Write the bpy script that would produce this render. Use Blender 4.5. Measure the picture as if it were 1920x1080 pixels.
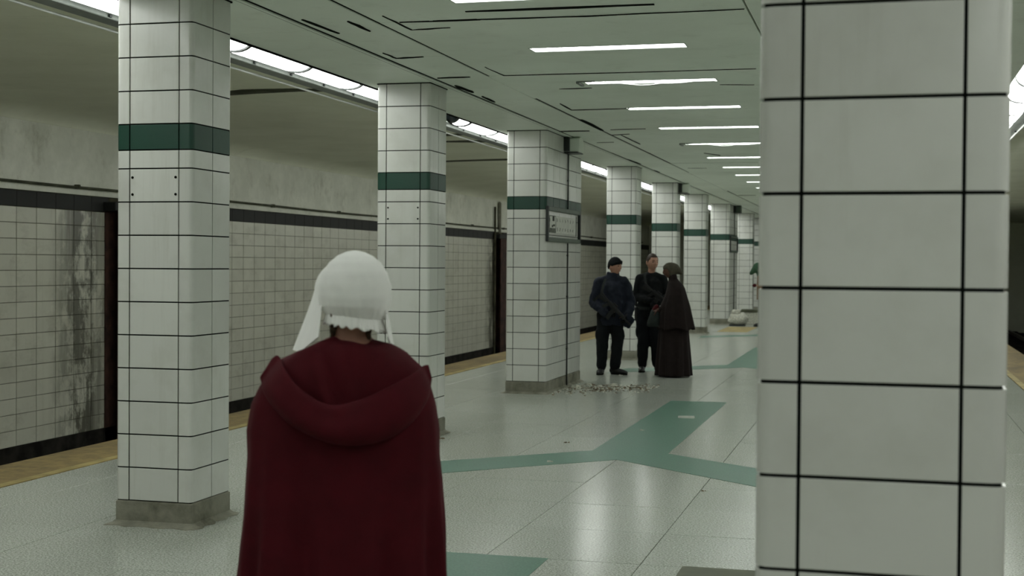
import bpy, math, random
from mathutils import Vector, Matrix, noise
for o in list(bpy.data.objects): bpy.data.objects.remove(o, do_unlink=True)
scn = bpy.context.scene
COL = scn.collection
R = math.radians

# ------------------------------------------------------------------ camera
FPX, YAW, PITCH, ROLL, EYE = 2600.0, R(14.97), R(1.02), R(.42), 1.65
fw = Vector((-math.sin(YAW) * math.cos(PITCH), math.cos(YAW) * math.cos(PITCH), -math.sin(PITCH)))
rt = Vector((math.cos(YAW), math.sin(YAW), 0)); up = rt.cross(fw)
rt, up = rt * math.cos(ROLL) + up * math.sin(ROLL), up * math.cos(ROLL) - rt * math.sin(ROLL)
cd = bpy.data.cameras.new('camera'); cam = bpy.data.objects.new('camera', cd); COL.objects.link(cam)
cam.matrix_world = Matrix(((rt.x, up.x, -fw.x, 0), (rt.y, up.y, -fw.y, 0), (rt.z, up.z, -fw.z, EYE), (0, 0, 0, 1)))
cd.sensor_width = 36; cd.lens = FPX / 1920 * 36; cd.clip_start = .05; cd.clip_end = 300
cd.dof.use_dof = True; cd.dof.focus_distance = 8.5; cd.dof.aperture_fstop = 4.8
scn.camera = cam
# ------------------------------------------------------------------ world, exposure
w = bpy.data.worlds.new('world'); scn.world = w; w.use_nodes = True
w.node_tree.nodes['Background'].inputs[0].default_value = (.5, .56, .5, 1)
w.node_tree.nodes['Background'].inputs[1].default_value = .0
vs = scn.view_settings
vs.view_transform = 'Standard'; vs.look = 'None'; vs.gamma = 1; vs.use_curve_mapping = False
vs.exposure = 0.86
scn.cycles.diffuse_bounces = 8; scn.cycles.max_bounces = 12
LAMP_E, TROFFER_E = 5.0, 5.0

# ------------------------------------------------------------------ materials
def srgb(*c):
    return tuple((v / 255 / 12.92 if v / 255 <= .04045 else ((v / 255 + .055) / 1.055) ** 2.4) for v in c) + (1,)
class NT:
    def __init__(s, name):
        s.m = bpy.data.materials.new(name); s.m.use_nodes = True; s.t = s.m.node_tree; s.b = s.t.nodes['Principled BSDF']
    def n(s, typ, **kw):
        x = s.t.nodes.new(typ)
        for k, v in kw.items():
            if k[0] == '_': setattr(x, k[1:], v)
            else: x.inputs[k.replace('_', ' ')].default_value = v
        return x
    def l(s, a, b): s.t.links.new(a, b)
    def pos(s, scale=(1, 1, 1), obj=False):
        g = s.n('ShaderNodeTexCoord').outputs['Object'] if obj else s.n('ShaderNodeNewGeometry').outputs['Position']
        mp = s.n('ShaderNodeMapping'); mp.inputs['Scale'].default_value = scale; s.l(g, mp.inputs['Vector']); return mp.outputs[0]
    def noise(s, scale, detail=4, rough=.55, vec=None, lo=.35, hi=.65):
        x = s.n('ShaderNodeTexNoise', Scale=scale, Detail=detail, Roughness=rough); s.l(vec or s.pos(), x.inputs['Vector'])
        r = s.n('ShaderNodeMapRange'); r.inputs['From Min'].default_value = lo; r.inputs['From Max'].default_value = hi
        s.l(x.outputs[0], r.inputs['Value']); return r.outputs[0]
    def mix(s, f, a, b):
        x = s.n('ShaderNodeMix', _data_type='RGBA')
        for v, i in ((f, 0), (a, 6), (b, 7)):
            if isinstance(v, (tuple, float, int)): x.inputs[i].default_value = v
            else: s.l(v, x.inputs[i])
        return x.outputs[2]
    def math(s, op, a, b):
        x = s.n('ShaderNodeMath', _operation=op)
        for v, i in ((a, 0), (b, 1)):
            if isinstance(v, (float, int)): x.inputs[i].default_value = v
            else: s.l(v, x.inputs[i])
        return x.outputs[0]
    def color(s, c):
        if isinstance(c, tuple): s.b.inputs['Base Color'].default_value = c
        else: s.l(c, s.b.inputs['Base Color'])
        return s
    def rough(s, r, spec=.5):
        if isinstance(r, (float, int)): s.b.inputs['Roughness'].default_value = r
        else: s.l(r, s.b.inputs['Roughness'])
        s.b.inputs['Specular IOR Level'].default_value = spec; return s
    def bump(s, h, st=.2, d=.01):
        x = s.n('ShaderNodeBump', Strength=st, Distance=d); s.l(h, x.inputs['Height']); s.l(x.outputs[0], s.b.inputs['Normal']); return s
def plain(name, c, r=.6, spec=.4, var=.12, scale=8, bump=0):
    t = NT(name); n = t.noise(scale)
    d = tuple(v * (1 - var * 2) for v in c[:3]) + (1,); e = tuple(min(1, v * (1 + var)) for v in c[:3]) + (1,)
    t.color(t.mix(n, d, e)).rough(r, spec)
    if bump: t.bump(n, bump)
    return t.m
M = {}
def tile_mat(name, c, dirt, r=.22, stain=False):
    t = NT(name)
    oi = t.n('ShaderNodeObjectInfo').outputs['Random']
    a = tuple(v * .90 for v in c[:3]) + (1,)
    base = t.mix(oi, a, c)
    n = t.noise(2.2, 5, .6, lo=.5, hi=.85); base = t.mix(t.math('MULTIPLY', n, .35), base, dirt)
    st = t.noise(1.0, 5, .7, t.pos((9, 9, .6)), .56, .78); base = t.mix(t.math('MULTIPLY', st, .22), base, dirt)
    if stain:   # seepage stains beside the steel posts, grime in streaks
        g = t.n('ShaderNodeNewGeometry').outputs['Position']; sp = t.n('ShaderNodeSeparateXYZ'); t.l(g, sp.inputs[0])
        near = None
        for y0 in (16.2, 36.0):
            dd = t.math('ABSOLUTE', t.math('SUBTRACT', sp.outputs[1], y0), 0)
            q = t.math('SUBTRACT', 1.0, t.math('MULTIPLY', dd, 1.25)); q = t.math('MAXIMUM', q, 0.0)
            near = q if near is None else t.math('MAXIMUM', near, q)
        blot = t.noise(1.6, 7, .72, t.pos((1, 1.6, 1.0)), .42, .52); streak = t.noise(1.0, 5, .7, t.pos((1, 11, .8)), .42, .62)
        f = t.math('MINIMUM', t.math('MULTIPLY', near, t.math('ADD', blot, t.math('MULTIPLY', streak, .6))), 1.0)
        base = t.mix(t.math('MULTIPLY', f, .85), base, srgb(56, 55, 40))
        low = t.noise(2.0, 6, .7, t.pos((1, .8, 1.6)), .52, .72); base = t.mix(t.math('MULTIPLY', low, .35), base, srgb(120, 116, 95))
    t.color(base).rough(r, .5); t.bump(t.noise(14, 3), .03); return t.m
M['tile'] = tile_mat('white_glazed_tile', srgb(216, 218, 212), srgb(150, 150, 132))
M['tile_green'] = tile_mat('green_glazed_tile', srgb(22, 66, 52), srgb(34, 60, 50), .42)
M['tile_wall'] = tile_mat('cream_wall_tile', srgb(208, 208, 192), srgb(140, 138, 118), .35, True)
M['tile_black'] = tile_mat('black_wall_tile', srgb(28, 30, 28), srgb(40, 38, 34), .7)
M['grout'] = plain('dark_grout', srgb(20, 24, 22), .9, .1)
M['wall_grout'] = plain('brown_wall_grout', srgb(84, 82, 66), .9, .1, .3, 3)
t = NT('stained_concrete'); n1 = t.noise(7, 6, .65); n2 = t.noise(1.7, 3)
t.color(t.mix(n2, t.mix(n1, srgb(78, 78, 66), srgb(132, 131, 116)), srgb(150, 149, 136))).rough(.85, .2).bump(n1, .3); M['concrete'] = t.m
t = NT('speckled_terrazzo')
sp = t.noise(85, 3, .7, lo=.40, hi=.60); big = t.noise(.55, 5, .6, lo=.42, hi=.7); oi = t.n('ShaderNodeObjectInfo').outputs['Random']
b = t.mix(sp, srgb(138, 144, 134), srgb(206, 210, 202)); b = t.mix(t.math('MULTIPLY', big, .14), b, srgb(146, 146, 128)); b = t.mix(t.math('MULTIPLY', oi, .10), b, srgb(120, 124, 114))
rr = t.n('ShaderNodeMapRange'); rr.inputs['To Min'].default_value = .185; rr.inputs['To Max'].default_value = .205; t.l(t.noise(1.3, 5, .7, lo=.3, hi=.7), rr.inputs['Value'])
t.color(b).rough(rr.outputs[0], .5); M['terrazzo'] = t.m
t = NT('green_terrazzo_inlay'); sp = t.noise(70, 3, .7, lo=.4, hi=.6)
t.color(t.mix(t.math('MULTIPLY', t.noise(.9, 5, .6, lo=.4, hi=.7), .4), t.mix(sp, srgb(72, 112, 96), srgb(90, 132, 114)), srgb(88, 116, 100))).rough(.36, .4); M['green_floor'] = t.m
t = NT('worn_yellow_edging'); a = t.noise(1.1, 6, .7, t.pos((1.2, .5, 1)), .38, .6); c2 = t.noise(6, 6, .7, lo=.4, hi=.65)
t.color(t.mix(t.math('MULTIPLY', c2, .55), t.mix(a, srgb(120, 104, 74), srgb(152, 132, 88)), srgb(84, 78, 62))).rough(.7, .3); M['yellow_edge'] = t.m
M['yellow_line'] = plain('yellow_paint', srgb(166, 150, 100), .6, .3, .15, 4)
M['olive_plate'] = plain('olive_floor_plate', srgb(92, 96, 76), .5, .4, .18, 3)
t = NT('ceiling_paint'); a = t.noise(.5, 5, .6, lo=.4, hi=.7); d = t.noise(3, 6, .7, lo=.55, hi=.8)
t.color(t.mix(t.math('MULTIPLY', d, .3), t.mix(a, srgb(236, 244, 234), srgb(222, 230, 219)), srgb(160, 164, 148))).rough(.5, .35).bump(t.noise(40, 2), .04); M['ceiling'] = t.m
t = NT('vault_paint'); a = t.noise(.6, 6, .65, lo=.4, hi=.7); d = t.noise(2.2, 6, .7, t.pos((.5, 2.2, 1)), .6, .78)
t.color(t.mix(t.math('MULTIPLY', d, .35), t.mix(a, srgb(238, 240, 222), srgb(224, 226, 206)), srgb(168, 168, 146))).rough(.75, .25).bump(t.noise(9, 4), .06); M['vault'] = t.m
t = NT('old_plaster'); a = t.noise(1.4, 7, .7, lo=.38, hi=.66); d = t.noise(2.2, 6, .75, t.pos((1, 1.3, .9)), .54, .72)
t.color(t.mix(t.math('MULTIPLY', d, .5), t.mix(a, srgb(214, 216, 204), srgb(236, 237, 226)), srgb(160, 158, 140))).rough(.85, .2).bump(a, .12); M['plaster'] = t.m
M['white_metal'] = plain('white_enamel', srgb(198, 202, 196), .4, .5, .05)
M['grey_metal'] = plain('grey_metal', srgb(112, 118, 112), .45, .5, .1)
M['dark_metal'] = plain('black_frame_paint', srgb(30, 36, 34), .4, .5, .1)
M['green_metal'] = plain('grey_green_frame_paint', srgb(74, 88, 76), .45, .5, .1)
M['rust'] = plain('brown_rusty_steel', srgb(66, 44, 36), .75, .3, .3, 5, .2)
M['crack'] = plain('dark_gap', srgb(22, 24, 20), .95, .05)
M['tar'] = plain('dark_tar_joint', srgb(82, 84, 70), .9, .1, .2, 5)
M['track'] = plain('track_grime', srgb(40, 38, 34), .95, .1, .3, 4, .3)
M['steel'] = plain('worn_rail_steel', srgb(96, 92, 86), .35, .6, .15, 6)
M['paper'] = plain('torn_white_paper', srgb(206, 208, 200), .8, .2, .05)
M['paper_grey'] = plain('grey_print', srgb(120, 124, 116), .8, .2, .3, 25)
M['ink'] = plain('faded_ink', srgb(78, 82, 76), .8, .1)
M['plasterchip'] = plain('broken_plaster', srgb(200, 200, 188), .9, .1, .15, 30)
M['woodchip'] = plain('brown_splinter', srgb(124, 112, 94), .9, .1, .3, 30)
def emit(name, c, e):
    t = NT(name); t.color((.8, .8, .8, 1)); t.b.inputs['Emission Color'].default_value = c; t.b.inputs['Emission Strength'].default_value = e; return t.m
M['lamp'] = emit('glowing_lamp_lens', (.97, 1.0, .955, 1), LAMP_E)
M['troffer'] = emit('glowing_ceiling_diffuser', (.97, 1.0, .97, 1), TROFFER_E)
t = NT('dark_dome_glass'); t.color(srgb(34, 40, 42)).rough(.12, .6); M['dome'] = t.m

# ------------------------------------------------------------------ mesh helpers
class G:
    def __init__(s): s.v = []; s.f = []; s.sm = []
    def quad(s, *p, smooth=False):
        i = len(s.v); s.v += [tuple(q) for q in p]; s.f.append(tuple(range(i, i + len(p)))); s.sm.append(smooth)
    def box(s, x0, x1, y0, y1, z0, z1):
        i = len(s.v); s.v += [(x0, y0, z0), (x1, y0, z0), (x1, y1, z0), (x0, y1, z0), (x0, y0, z1), (x1, y0, z1), (x1, y1, z1), (x0, y1, z1)]
        for f in ((0, 3, 2, 1), (4, 5, 6, 7), (0, 1, 5, 4), (1, 2, 6, 5), (2, 3, 7, 6), (3, 0, 4, 7)):
            s.f.append(tuple(i + k for k in f)); s.sm.append(False)
        return s
    def bev(s, x0, x1, y0, y1, z0, z1, b):          # box with chamfered upright edges and rims
        def ring(z, d):
            c = b
            return [(x0 + d + c, y0 + d, z), (x1 - d - c, y0 + d, z), (x1 - d, y0 + d + c, z), (x1 - d, y1 - d - c, z), (x1 - d - c, y1 - d, z), (x0 + d + c, y1 - d, z), (x0 + d, y1 - d - c, z), (x0 + d, y0 + d + c, z)]
        rs = [ring(z0, b), ring(z0 + b, 0), ring(z1 - b, 0), ring(z1, b)]
        return s.loft(rs, cap=True)
    def loft(s, rings, cap=True, closed=True, smooth=False):
        i = len(s.v); n = len(rings[0])
        for r in rings: s.v += [tuple(p) for p in r]
        for a in range(len(rings) - 1):
            for k in range(n if closed else n - 1):
                k2 = (k + 1) % n
                s.f.append((i + a * n + k, i + a * n + k2, i + (a + 1) * n + k2, i + (a + 1) * n + k)); s.sm.append(smooth)
        if cap:
            s.f.append(tuple(i + k for k in range(n - 1, -1, -1))); s.sm.append(False)
            s.f.append(tuple(i + (len(rings) - 1) * n + k for k in range(n))); s.sm.append(False)
        return s
    def tube(s, pts, rad, n=12, side=None, smooth=True, round_ends=True):
        pts = [Vector(p) for p in pts]; rad = [(r, r) if not isinstance(r, tuple) else r for r in (rad if isinstance(rad, list) else [rad] * len(pts))]
        if round_ends:
            d0 = (pts[0] - pts[1]).normalized(); d1 = (pts[-1] - pts[-2]).normalized(); r0, r1 = rad[0], rad[-1]
            h0, h1 = min(r0), min(r1)
            pre = [(pts[0] + d0 * h0 * k, tuple(q * m for q in r0)) for k, m in ((.97, .22), (.8, .6), (.45, .88))]
            post = [(pts[-1] + d1 * h1 * k, tuple(q * m for q in r1)) for k, m in ((.45, .88), (.8, .6), (.97, .22))]
            pts = [p for p, _ in pre] + pts + [p for p, _ in post]; rad = [r for _, r in pre] + rad + [r for _, r in post]
        rings = []; sd = None
        for i, p in enumerate(pts):
            t = (pts[min(i + 1, len(pts) - 1)] - pts[max(i - 1, 0)]).normalized()
            if sd is None:
                sd = Vector(side) if side else (Vector((1, 0, 0)) if abs(t.x) < .8 else Vector((0, 1, 0)))
            sd = (sd - t * sd.dot(t)).normalized(); u = t.cross(sd)
            rings.append([p + sd * rad[i][0] * math.cos(2 * math.pi * k / n) + u * rad[i][1] * math.sin(2 * math.pi * k / n) for k in range(n)])
        return s.loft(rings, True, True, smooth)
    def ball(s, c, r, n=14, m=10, smooth=True, rot=None):
        r = (r, r, r) if isinstance(r, (int, float)) else r; c = Vector(c)
        rings = []
        for a in range(m + 1):
            th = math.pi * (a + .001) / (m + .002); th = min(max(th, .02), math.pi - .02)
            ring = []
            for k in range(n):
                p = Vector((r[0] * math.sin(th) * math.cos(2 * math.pi * k / n), r[1] * math.sin(th) * math.sin(2 * math.pi * k / n), -r[2] * math.cos(th)))
                if rot: p = rot @ p
                ring.append(c + p)
            rings.append(ring)
        return s.loft(rings, True, True, smooth)
    def mesh(s, name, mat):
        me = bpy.data.meshes.new(name); me.from_pydata(s.v, [], s.f); me.polygons.foreach_set('use_smooth', s.sm)
        ms = mat if isinstance(mat, list) else [mat]
        for q in ms: me.materials.append(q)
        return me
def link(name, me, parent=None, loc=(0, 0, 0), rot=None):
    o = bpy.data.objects.new(name, me); COL.objects.link(o); o.parent = parent; o.location = loc
    if rot is not None: o.rotation_euler = rot
    return o
def obj(name, g, mat, parent=None, loc=(0, 0, 0), rot=None): return link(name, g.mesh(name, mat), parent, loc, rot)
def empty(name, loc=(0, 0, 0), rotz=0, parent=None):
    o = link(name, None, parent, loc, (0, 0, rotz)); o.empty_display_size = .1; return o
def tag(o, label, cat, group=None):
    o['label'] = label; o['category'] = cat
    if group: o['group'] = group
    return o
def struct(o): o['kind'] = 'structure'; return o
def stuff(o): o['kind'] = 'stuff'; return o
TMP = bpy.data.scenes.new('scratch')
def remesh(g, voxel=.01, smooth=4, name='m', mat=None, decimate=None):
    me = g.mesh('tmp', []); o = bpy.data.objects.new('tmp', me); TMP.collection.objects.link(o)
    md = o.modifiers.new('r', 'REMESH'); md.mode = 'VOXEL'; md.voxel_size = voxel; md.use_smooth_shade = True
    if smooth:
        sm = o.modifiers.new('s', 'SMOOTH'); sm.factor = .5; sm.iterations = smooth
    if decimate:
        dc = o.modifiers.new('d', 'DECIMATE'); dc.ratio = decimate
    vl = TMP.view_layers[0]; vl.update(); dg = vl.depsgraph; ev = o.evaluated_get(dg)
    out = bpy.data.meshes.new_from_object(ev); out.name = name
    bpy.data.objects.remove(o, do_unlink=True); bpy.data.meshes.remove(me)
    out.materials.clear()
    if mat: out.materials.append(mat)
    out.polygons.foreach_set('use_smooth', [True] * len(out.polygons)); return out
rnd = random.Random(4)
ORD = ['first', 'second', 'third', 'fourth', 'fifth', 'sixth', 'seventh', 'eighth', 'ninth', 'tenth', 'eleventh', 'twelfth', 'thirteenth', 'fourteenth', 'fifteenth', 'sixteenth', 'seventeenth', 'eighteenth', 'nineteenth', 'twentieth', 'twenty-first', 'twenty-second', 'twenty-third', 'twenty-fourth', 'twenty-fifth', 'twenty-sixth', 'twenty-seventh', 'twenty-eighth', 'twenty-ninth', 'thirtieth', 'thirty-first', 'thirty-second', 'thirty-third', 'thirty-fourth', 'thirty-fifth', 'thirty-sixth']

# ------------------------------------------------------------------ setting: floor
Y0, Y1 = -9.0, 62.0
EL, ER = -6.80, 2.58                 # platform edges
WL, WR = -10.2, 6.0                  # track walls
CZ, VZ = 3.335, 3.47                 # platform ceiling, track ceiling
floor = struct(obj('floor', G().box(EL, ER, Y0, Y1, -1.15, -.02), M['grout']))
xs = [-6.14] + [-2.15 + .88 * k for k in range(-4, 5)] + [1.84]
ys = [7.52 + .9 * k for k in range(-6, 16)]
gap = .0025
slab = {}
for i in range(len(xs) - 1):
    for j in range(len(ys) - 1):
        w_, d_ = xs[i + 1] - xs[i], ys[j + 1] - ys[j]; key = round(w_, 3)
        if key not in slab: slab[key] = G().bev(-w_ / 2 + gap, w_ / 2 - gap, -d_ / 2 + gap, d_ / 2 - gap, -.03, 0, .001).mesh('slab', M['terrazzo'])
        link('floor_slab', slab[key], floor, ((xs[i] + xs[i + 1]) / 2, (ys[j] + ys[j + 1]) / 2, rnd.uniform(-.0006, .0006)))
g = G()
def far_rows(a, b, step):
    y = a
    while y < b - .01:
        for i in range(len(xs) - 1): g.box(xs[i] + gap, xs[i + 1] - gap, y + gap, min(y + step, b) - gap, -.03, 0)
        y += step
far_rows(ys[-1], Y1, .9); far_rows(Y0, ys[0], .9)
stuff(obj('floor_slab_field', g, M['terrazzo'], floor))
# green inlaid route: a stem along the platform with two arms to the columns
def stripe(poly):
    s = G(); n = len(poly)
    s.loft([[(x, y, -.01) for x, y in poly], [(x, y, .0022) for x, y in poly]]); obj('floor_stripe', s, M['green_floor'], floor)
def route(yv, ytop, far=0):
    stripe([(-2.15, yv), (-1.79, yv + .5), (-1.79, ytop), (-2.46, ytop), (-2.46, yv + .5)])
    stripe([(-2.15, yv), (-2.46, yv + .5), (-3.55, yv - .55), (-4.02, yv - 1.02), (-4.02, yv - 1.85), (-3.29, yv - 1.12)])
    stripe([(-2.15, yv), (-.91, yv - 1.07), (-.32, yv - 1.58), (-.32, yv - .66), (-.99, yv - .13), (-1.79, yv + .5)])
stripe([(-2.46, 2.4), (-1.79, 2.4), (-1.79, 7.52), (-2.46, 7.52)])
route(11.5, 16.7); route(22.5, 28.0); route(33.2, 38.5)
s = G().box(-1.04, -.31, 6.62, 7.54, -.01, .003); obj('floor_plate', s, M['olive_plate'], floor)
s = G().box(-3.95, -3.2, 34.3, 37.2, -.01, .004); obj('yellow_floor_panel', s, M['yellow_line'], floor)
# platform edges
for nm, a, b, ln in (('trim_1', EL, -6.145, -6.145), ('trim_2', 1.845, ER, 1.845)):
    e = struct(obj(nm, G().bev(a, b, Y0, Y1, -.06, .004, .004), M['yellow_edge']))
    q = .09 if nm == 'trim_1' else -.09
    obj('yellow_line', G().box(min(ln, ln - q), max(ln, ln - q), Y0, Y1, 0, .0055), M['yellow_line'], e)
# track beds and rails
for nm, a, b in (('track_bed_left', WL, EL), ('track_bed_right', ER, WR)):
    tb = struct(obj(nm, G().box(a, b, Y0, Y1, -1.3, -1.12), M['track']))
    c = (a + b) / 2
    for dx in (-.75, .75): obj('rail', G().box(c + dx - .035, c + dx + .035, Y0, Y1, -1.12, -.95).box(c + dx - .07, c + dx + .07, Y0, Y1, -1.12, -1.1), M['steel'], tb)
    g = G(); y = Y0
    while y < Y1: g.box(c - 1.2, c + 1.2, y, y + .22, -1.12, -1.06); y += .6
    stuff(obj('sleepers', g, M['track'], tb))

# ------------------------------------------------------------------ setting: track walls
def tile_mesh(w_, h_, t_=.012, ch=.002, mat=None):         # tile in the x-z plane, facing -y
    a, b = w_ / 2, h_ / 2
    r0 = [(-a, 0, -b), (a, 0, -b), (a, 0, b), (-a, 0, b)]; r1 = [(x, -(t_ - ch), z) for x, _, z in r0]
    r2 = [(x - math.copysign(ch, x), -t_, z - math.copysign(ch, z)) for x, _, z in r0]
    g = G(); g.loft([r0, r1, r2], cap=False); g.quad(*[r2[k] for k in range(4)]); return g.mesh('tile', mat)
TW, TH, ZT = .413, .195, 2.30
def track_wall(nm, X, sgn, posts, label_side):
    wl = struct(obj(nm, G().box(min(X, X - sgn * .3), max(X, X - sgn * .3), Y0, Y1, -1.3, 2.52), M['wall_grout']))
    rz = sgn * math.pi / 2
    obj('plaster_band', G().box(min(X - sgn * .3, X + sgn * .006), max(X - sgn * .3, X + sgn * .006), Y0, Y1, 2.52, 3.36), M['plaster'], wl)
    obj('ledge', G().box(min(X, X + sgn * .045), max(X, X + sgn * .045), Y0, Y1, 2.505, 2.56), M['plaster'], wl)
    obj('dark_base', G().box(min(X, X + sgn * .03), max(X, X + sgn * .03), Y0, Y1, -1.3, -.625), M['track'], wl)
    return wl, rz
posts_y = [(16.72, 17.35), (36.15, 36.95), (55.6, 56.3)]
wl, rz = track_wall('wall_left', WL, 1, posts_y, 'left')
def in_post(y): return any(a - .02 < y < b + .02 for a, b in posts_y)
tm = tile_mesh(TW - .013, TH - .007, mat=M['tile_wall']); bm_ = tile_mesh(TW - .006, .19, .016, mat=M['tile_black'])
cells = []
k0 = int((Y0 - 20.53) / TW)
for k in range(k0, 100):
    y = 20.53 + (k + .5) * TW
    if y > Y1 or in_post(y): continue
    for r in range(15): cells.append((y, ZT - (r + .5) * TH))
vis = [c for c in cells if 14.3 < c[0] < 27.6]
px = lambda y: 1655 - 27453 / (y * .966 + 2.635)
hid = lambda y: 218 < px(y) < 432 or 600 < px(y) < 700
vis = sorted([c for c in vis if not hid(c[0])])[:300]; vset = set(vis)
for (y, z) in vis:
    link('tile', tm, wl, (WL + rnd.uniform(-.001, .0015), y, z), (0, 0, rz))
g = G()
for (y, z) in cells:
    if (y, z) in vset: continue
    a, b, x1 = (TW - .013) / 2, (TH - .007) / 2, WL + .012 + rnd.uniform(-.001, .0015)
    g.box(WL, x1, y - a, y + a, z - b, z + b)
stuff(obj('tile_field', g, M['tile_wall'], wl))
for k in range(k0, 100):
    y = 20.53 + (k + .5) * TW
    if y < Y1 and not in_post(y): link('band_tile', bm_, wl, (WL, y, 2.40), (0, 0, rz))
g = G().tube([(WL + .05, Y0 + 1, 2.605)] + [(WL + .05, y, 2.605 + .008 * math.sin(y * .7)) for y in range(-6, 62, 2)], .018, 8)
obj('conduit', g, M['tar'], wl)
for y in range(-5, 60, 3): obj('conduit_clip', G().bev(WL, WL + .075, y, y + .05, 2.58, 2.635, .006), M['tar'], wl)
for k, (a, b) in enumerate(posts_y[:2]):
    p = tag(empty('steel_post', (WL, a, -1.3)), ['rusty brown steel post in the stained tiled wall, nearest the left edge', 'rusty brown steel post in the tiled wall between second and third columns'][k], 'post', 'posts in the track wall')
    d = b - a; H = 3.62
    obj('flange', G().box(.0, .03, 0, d, 0, H), M['rust'], p); obj('web', G().box(.03, .16, d * .45, d * .55, 0, H), M['rust'], p)
    obj('front_flange', G().box(.16, .185, .12, d - .1, 0, H), M['rust'], p)
    if k: obj('drain_pipe', G().tube([(.06, -.05, .4), (.06, -.05, 4.45)], .03, 10), M['wall_grout'], p); obj('riser_pipe', G().tube([(.06, d * .5, 3.8), (.06, d * .5, 4.58)], .05, 10), M['concrete'], p)
    obj('cap_plate', G().bev(0, .2, -.03, d + .03, H, H + .12, .01), M['tile_black'], p)
# far wall of the right track
wr, rz2 = track_wall('wall_right', WR, -1, [], 'right')
g = G(); y = 40.0
while y < Y1:
    for r in range(15): g.box(WR - .012, WR, y + .004, y + TW - .004, ZT - (r + 1) * TH + .004, ZT - r * TH - .004)
    g.box(WR - .016, WR, y + .003, y + TW - .003, ZT + .005, 2.495); y += TW
stuff(obj('tile_field', g, M['tile_wall'], wr))
obj('dark_panel', G().bev(WR - .05, WR, 61.0, 61.7, -.6, 2.3, .01), M['rust'], wr)
# ends of the station
struct(obj('wall_back', G().box(WL - .3, WR + .3, Y1, Y1 + .3, -1.3, 4.0), M['vault']))
struct(obj('wall_front', G().box(WL - .3, WR + .3, Y0 - .3, Y0, -1.3, 4.0), M['vault']))

# ------------------------------------------------------------------ setting: ceilings
SL, SR = -4.76, 1.12                   # edges of the platform soffit (lamps hang beyond them)
JL, JR = -3.48, -.88                  # long joints in the ceiling
TROFF = [-7.3, -5.1, -2.9, -.7, 1.6, 3.9, 6.2, 8.5, 10.63, 12.68, 14.86, 17.07, 19.4, 21.9, 24.1, 26.2, 28.4, 30.6, 32.8, 35.0, 37.2, 39.4, 41.6, 43.8, 46.0, 48.2, 50.4, 52.6, 54.8, 57.0]
JOINTS = [Y0] + [(TROFF[i] + TROFF[i + 1]) / 2 + rnd.uniform(-.3, .3) for i in range(len(TROFF) - 1)] + [Y1]
JOINTS[8] = 9.2; JOINTS[9] = 12.03; JOINTS[10] = 13.75; JOINTS[11] = 16.1
TX0, TX1, TD = -2.70, -1.47, .105    # troffer opening, half depth
ceil = struct(obj('ceiling', G().box(SL, SR, Y0, Y1, CZ + .16, CZ + .3), M['crack']))
gp = .007
for i, yt in enumerate(TROFF):
    a, b = JOINTS[i] + gp / 2, JOINTS[i + 1] - gp / 2; z0, z1 = CZ, CZ + .02
    g = G()
    if yt < -2: obj('ceiling_panel', g.box(JL + gp, JR - gp, a, b, z0, z1), M['ceiling'], ceil); continue
    g.box(JL + gp, TX0, a, b, z0, z1).box(TX1, JR - gp, a, b, z0, z1).box(TX0, TX1, a, yt - TD, z0, z1).box(TX0, TX1, yt + TD, b, z0, z1)
    obj('ceiling_panel', g, M['ceiling'], ceil, (0, 0, rnd.uniform(-.004, .002)))
for sx0, sx1, nm, zz in ((-4.005, JL, 'ceiling_strip', 0), (JR, -.36, 'ceiling_strip', 0), (SL, -4.03, 'soffit_panel', .0), (-.33, SR, 'soffit_panel', .0)):
    y = Y0; ln = 3.3 if nm == 'ceiling_strip' else 4.6
    y -= (Y0 - 8.2) % ln if False else 0
    while y < Y1:
        e = min(y + ln, Y1); obj(nm, G().bev(sx0 + .004, sx1 - .004, y + .002, e - .002, CZ, CZ + (.02 if nm == 'ceiling_strip' else .15), .003), M['ceiling'], ceil, (0, 0, rnd.uniform(-.003, .002))); y = e
obj('joint_moulding', G().box(-4.032, -4.0, Y0, Y1, CZ - .012, CZ + .02), M['ceiling'], ceil)
obj('joint_moulding', G().box(JL - .012, JL + .022, Y0, Y1, CZ - .008, CZ + .02), M['ceiling'], ceil)
for xx in (-4.05, -3.99, JL + .034): obj('joint_gap', G().box(xx - .008, xx + .008, Y0, Y1, CZ - .003, CZ + .01), M['crack'], ceil)
CR = [[(-2.72, 8.91), (-1.45, 8.93)], [(-3.01, 9.2), (-1.96, 9.25), (-0.9, 9.22)], [(-3.32, 11.46), (-3.3, 12.01), (-2.17, 12.04), (-1.07, 12.04)], [(-3.03, 13.04), (-2.71, 13.02)], [(-1.49, 13.03), (-1.18, 13.1)], [(-3.3, 14.25), (-3.31, 14.87), (-2.67, 14.84)], [(-3.43, 15.87), (-3.44, 17.19)], [(-3.32, 17.14), (-2.87, 17.09)], [(-3.94, 12.06), (-3.63, 12.05)], [(-3.63, 9.09), (-3.63, 9.52)], [(-3.32, 8.94), (-3.31, 9.52), (-3.01, 9.49)], [(-3.29, 9.21), (-2.71, 9.23)], [(-3.9, 10.53), (-3.9, 10.83), (-3.65, 10.79)], [(-3.92, 8.96), (-3.89, 9.56)], [(-3.94, 12.6), (-3.93, 13.15)], [(-3.93, 13.46), (-3.94, 13.98)], [(-4.0, 17.23), (-3.61, 17.23)], [(-3.45, 17.85), (-3.19, 17.75)], [(-3.85, 18.91), (-3.61, 18.87)], [(-2.63, 21.0), (-2.44, 21.45)], [(-3.31, 24.19), (-2.99, 24.24)], [(-3.39, 33.8), (-2.98, 33.85)], [(-3.32, 17.87), (-3.31, 19.27)], [(-3.97, 22.0), (-3.95, 23.1)], [(-3.97, 24.6), (-3.96, 25.2)]]
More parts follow.
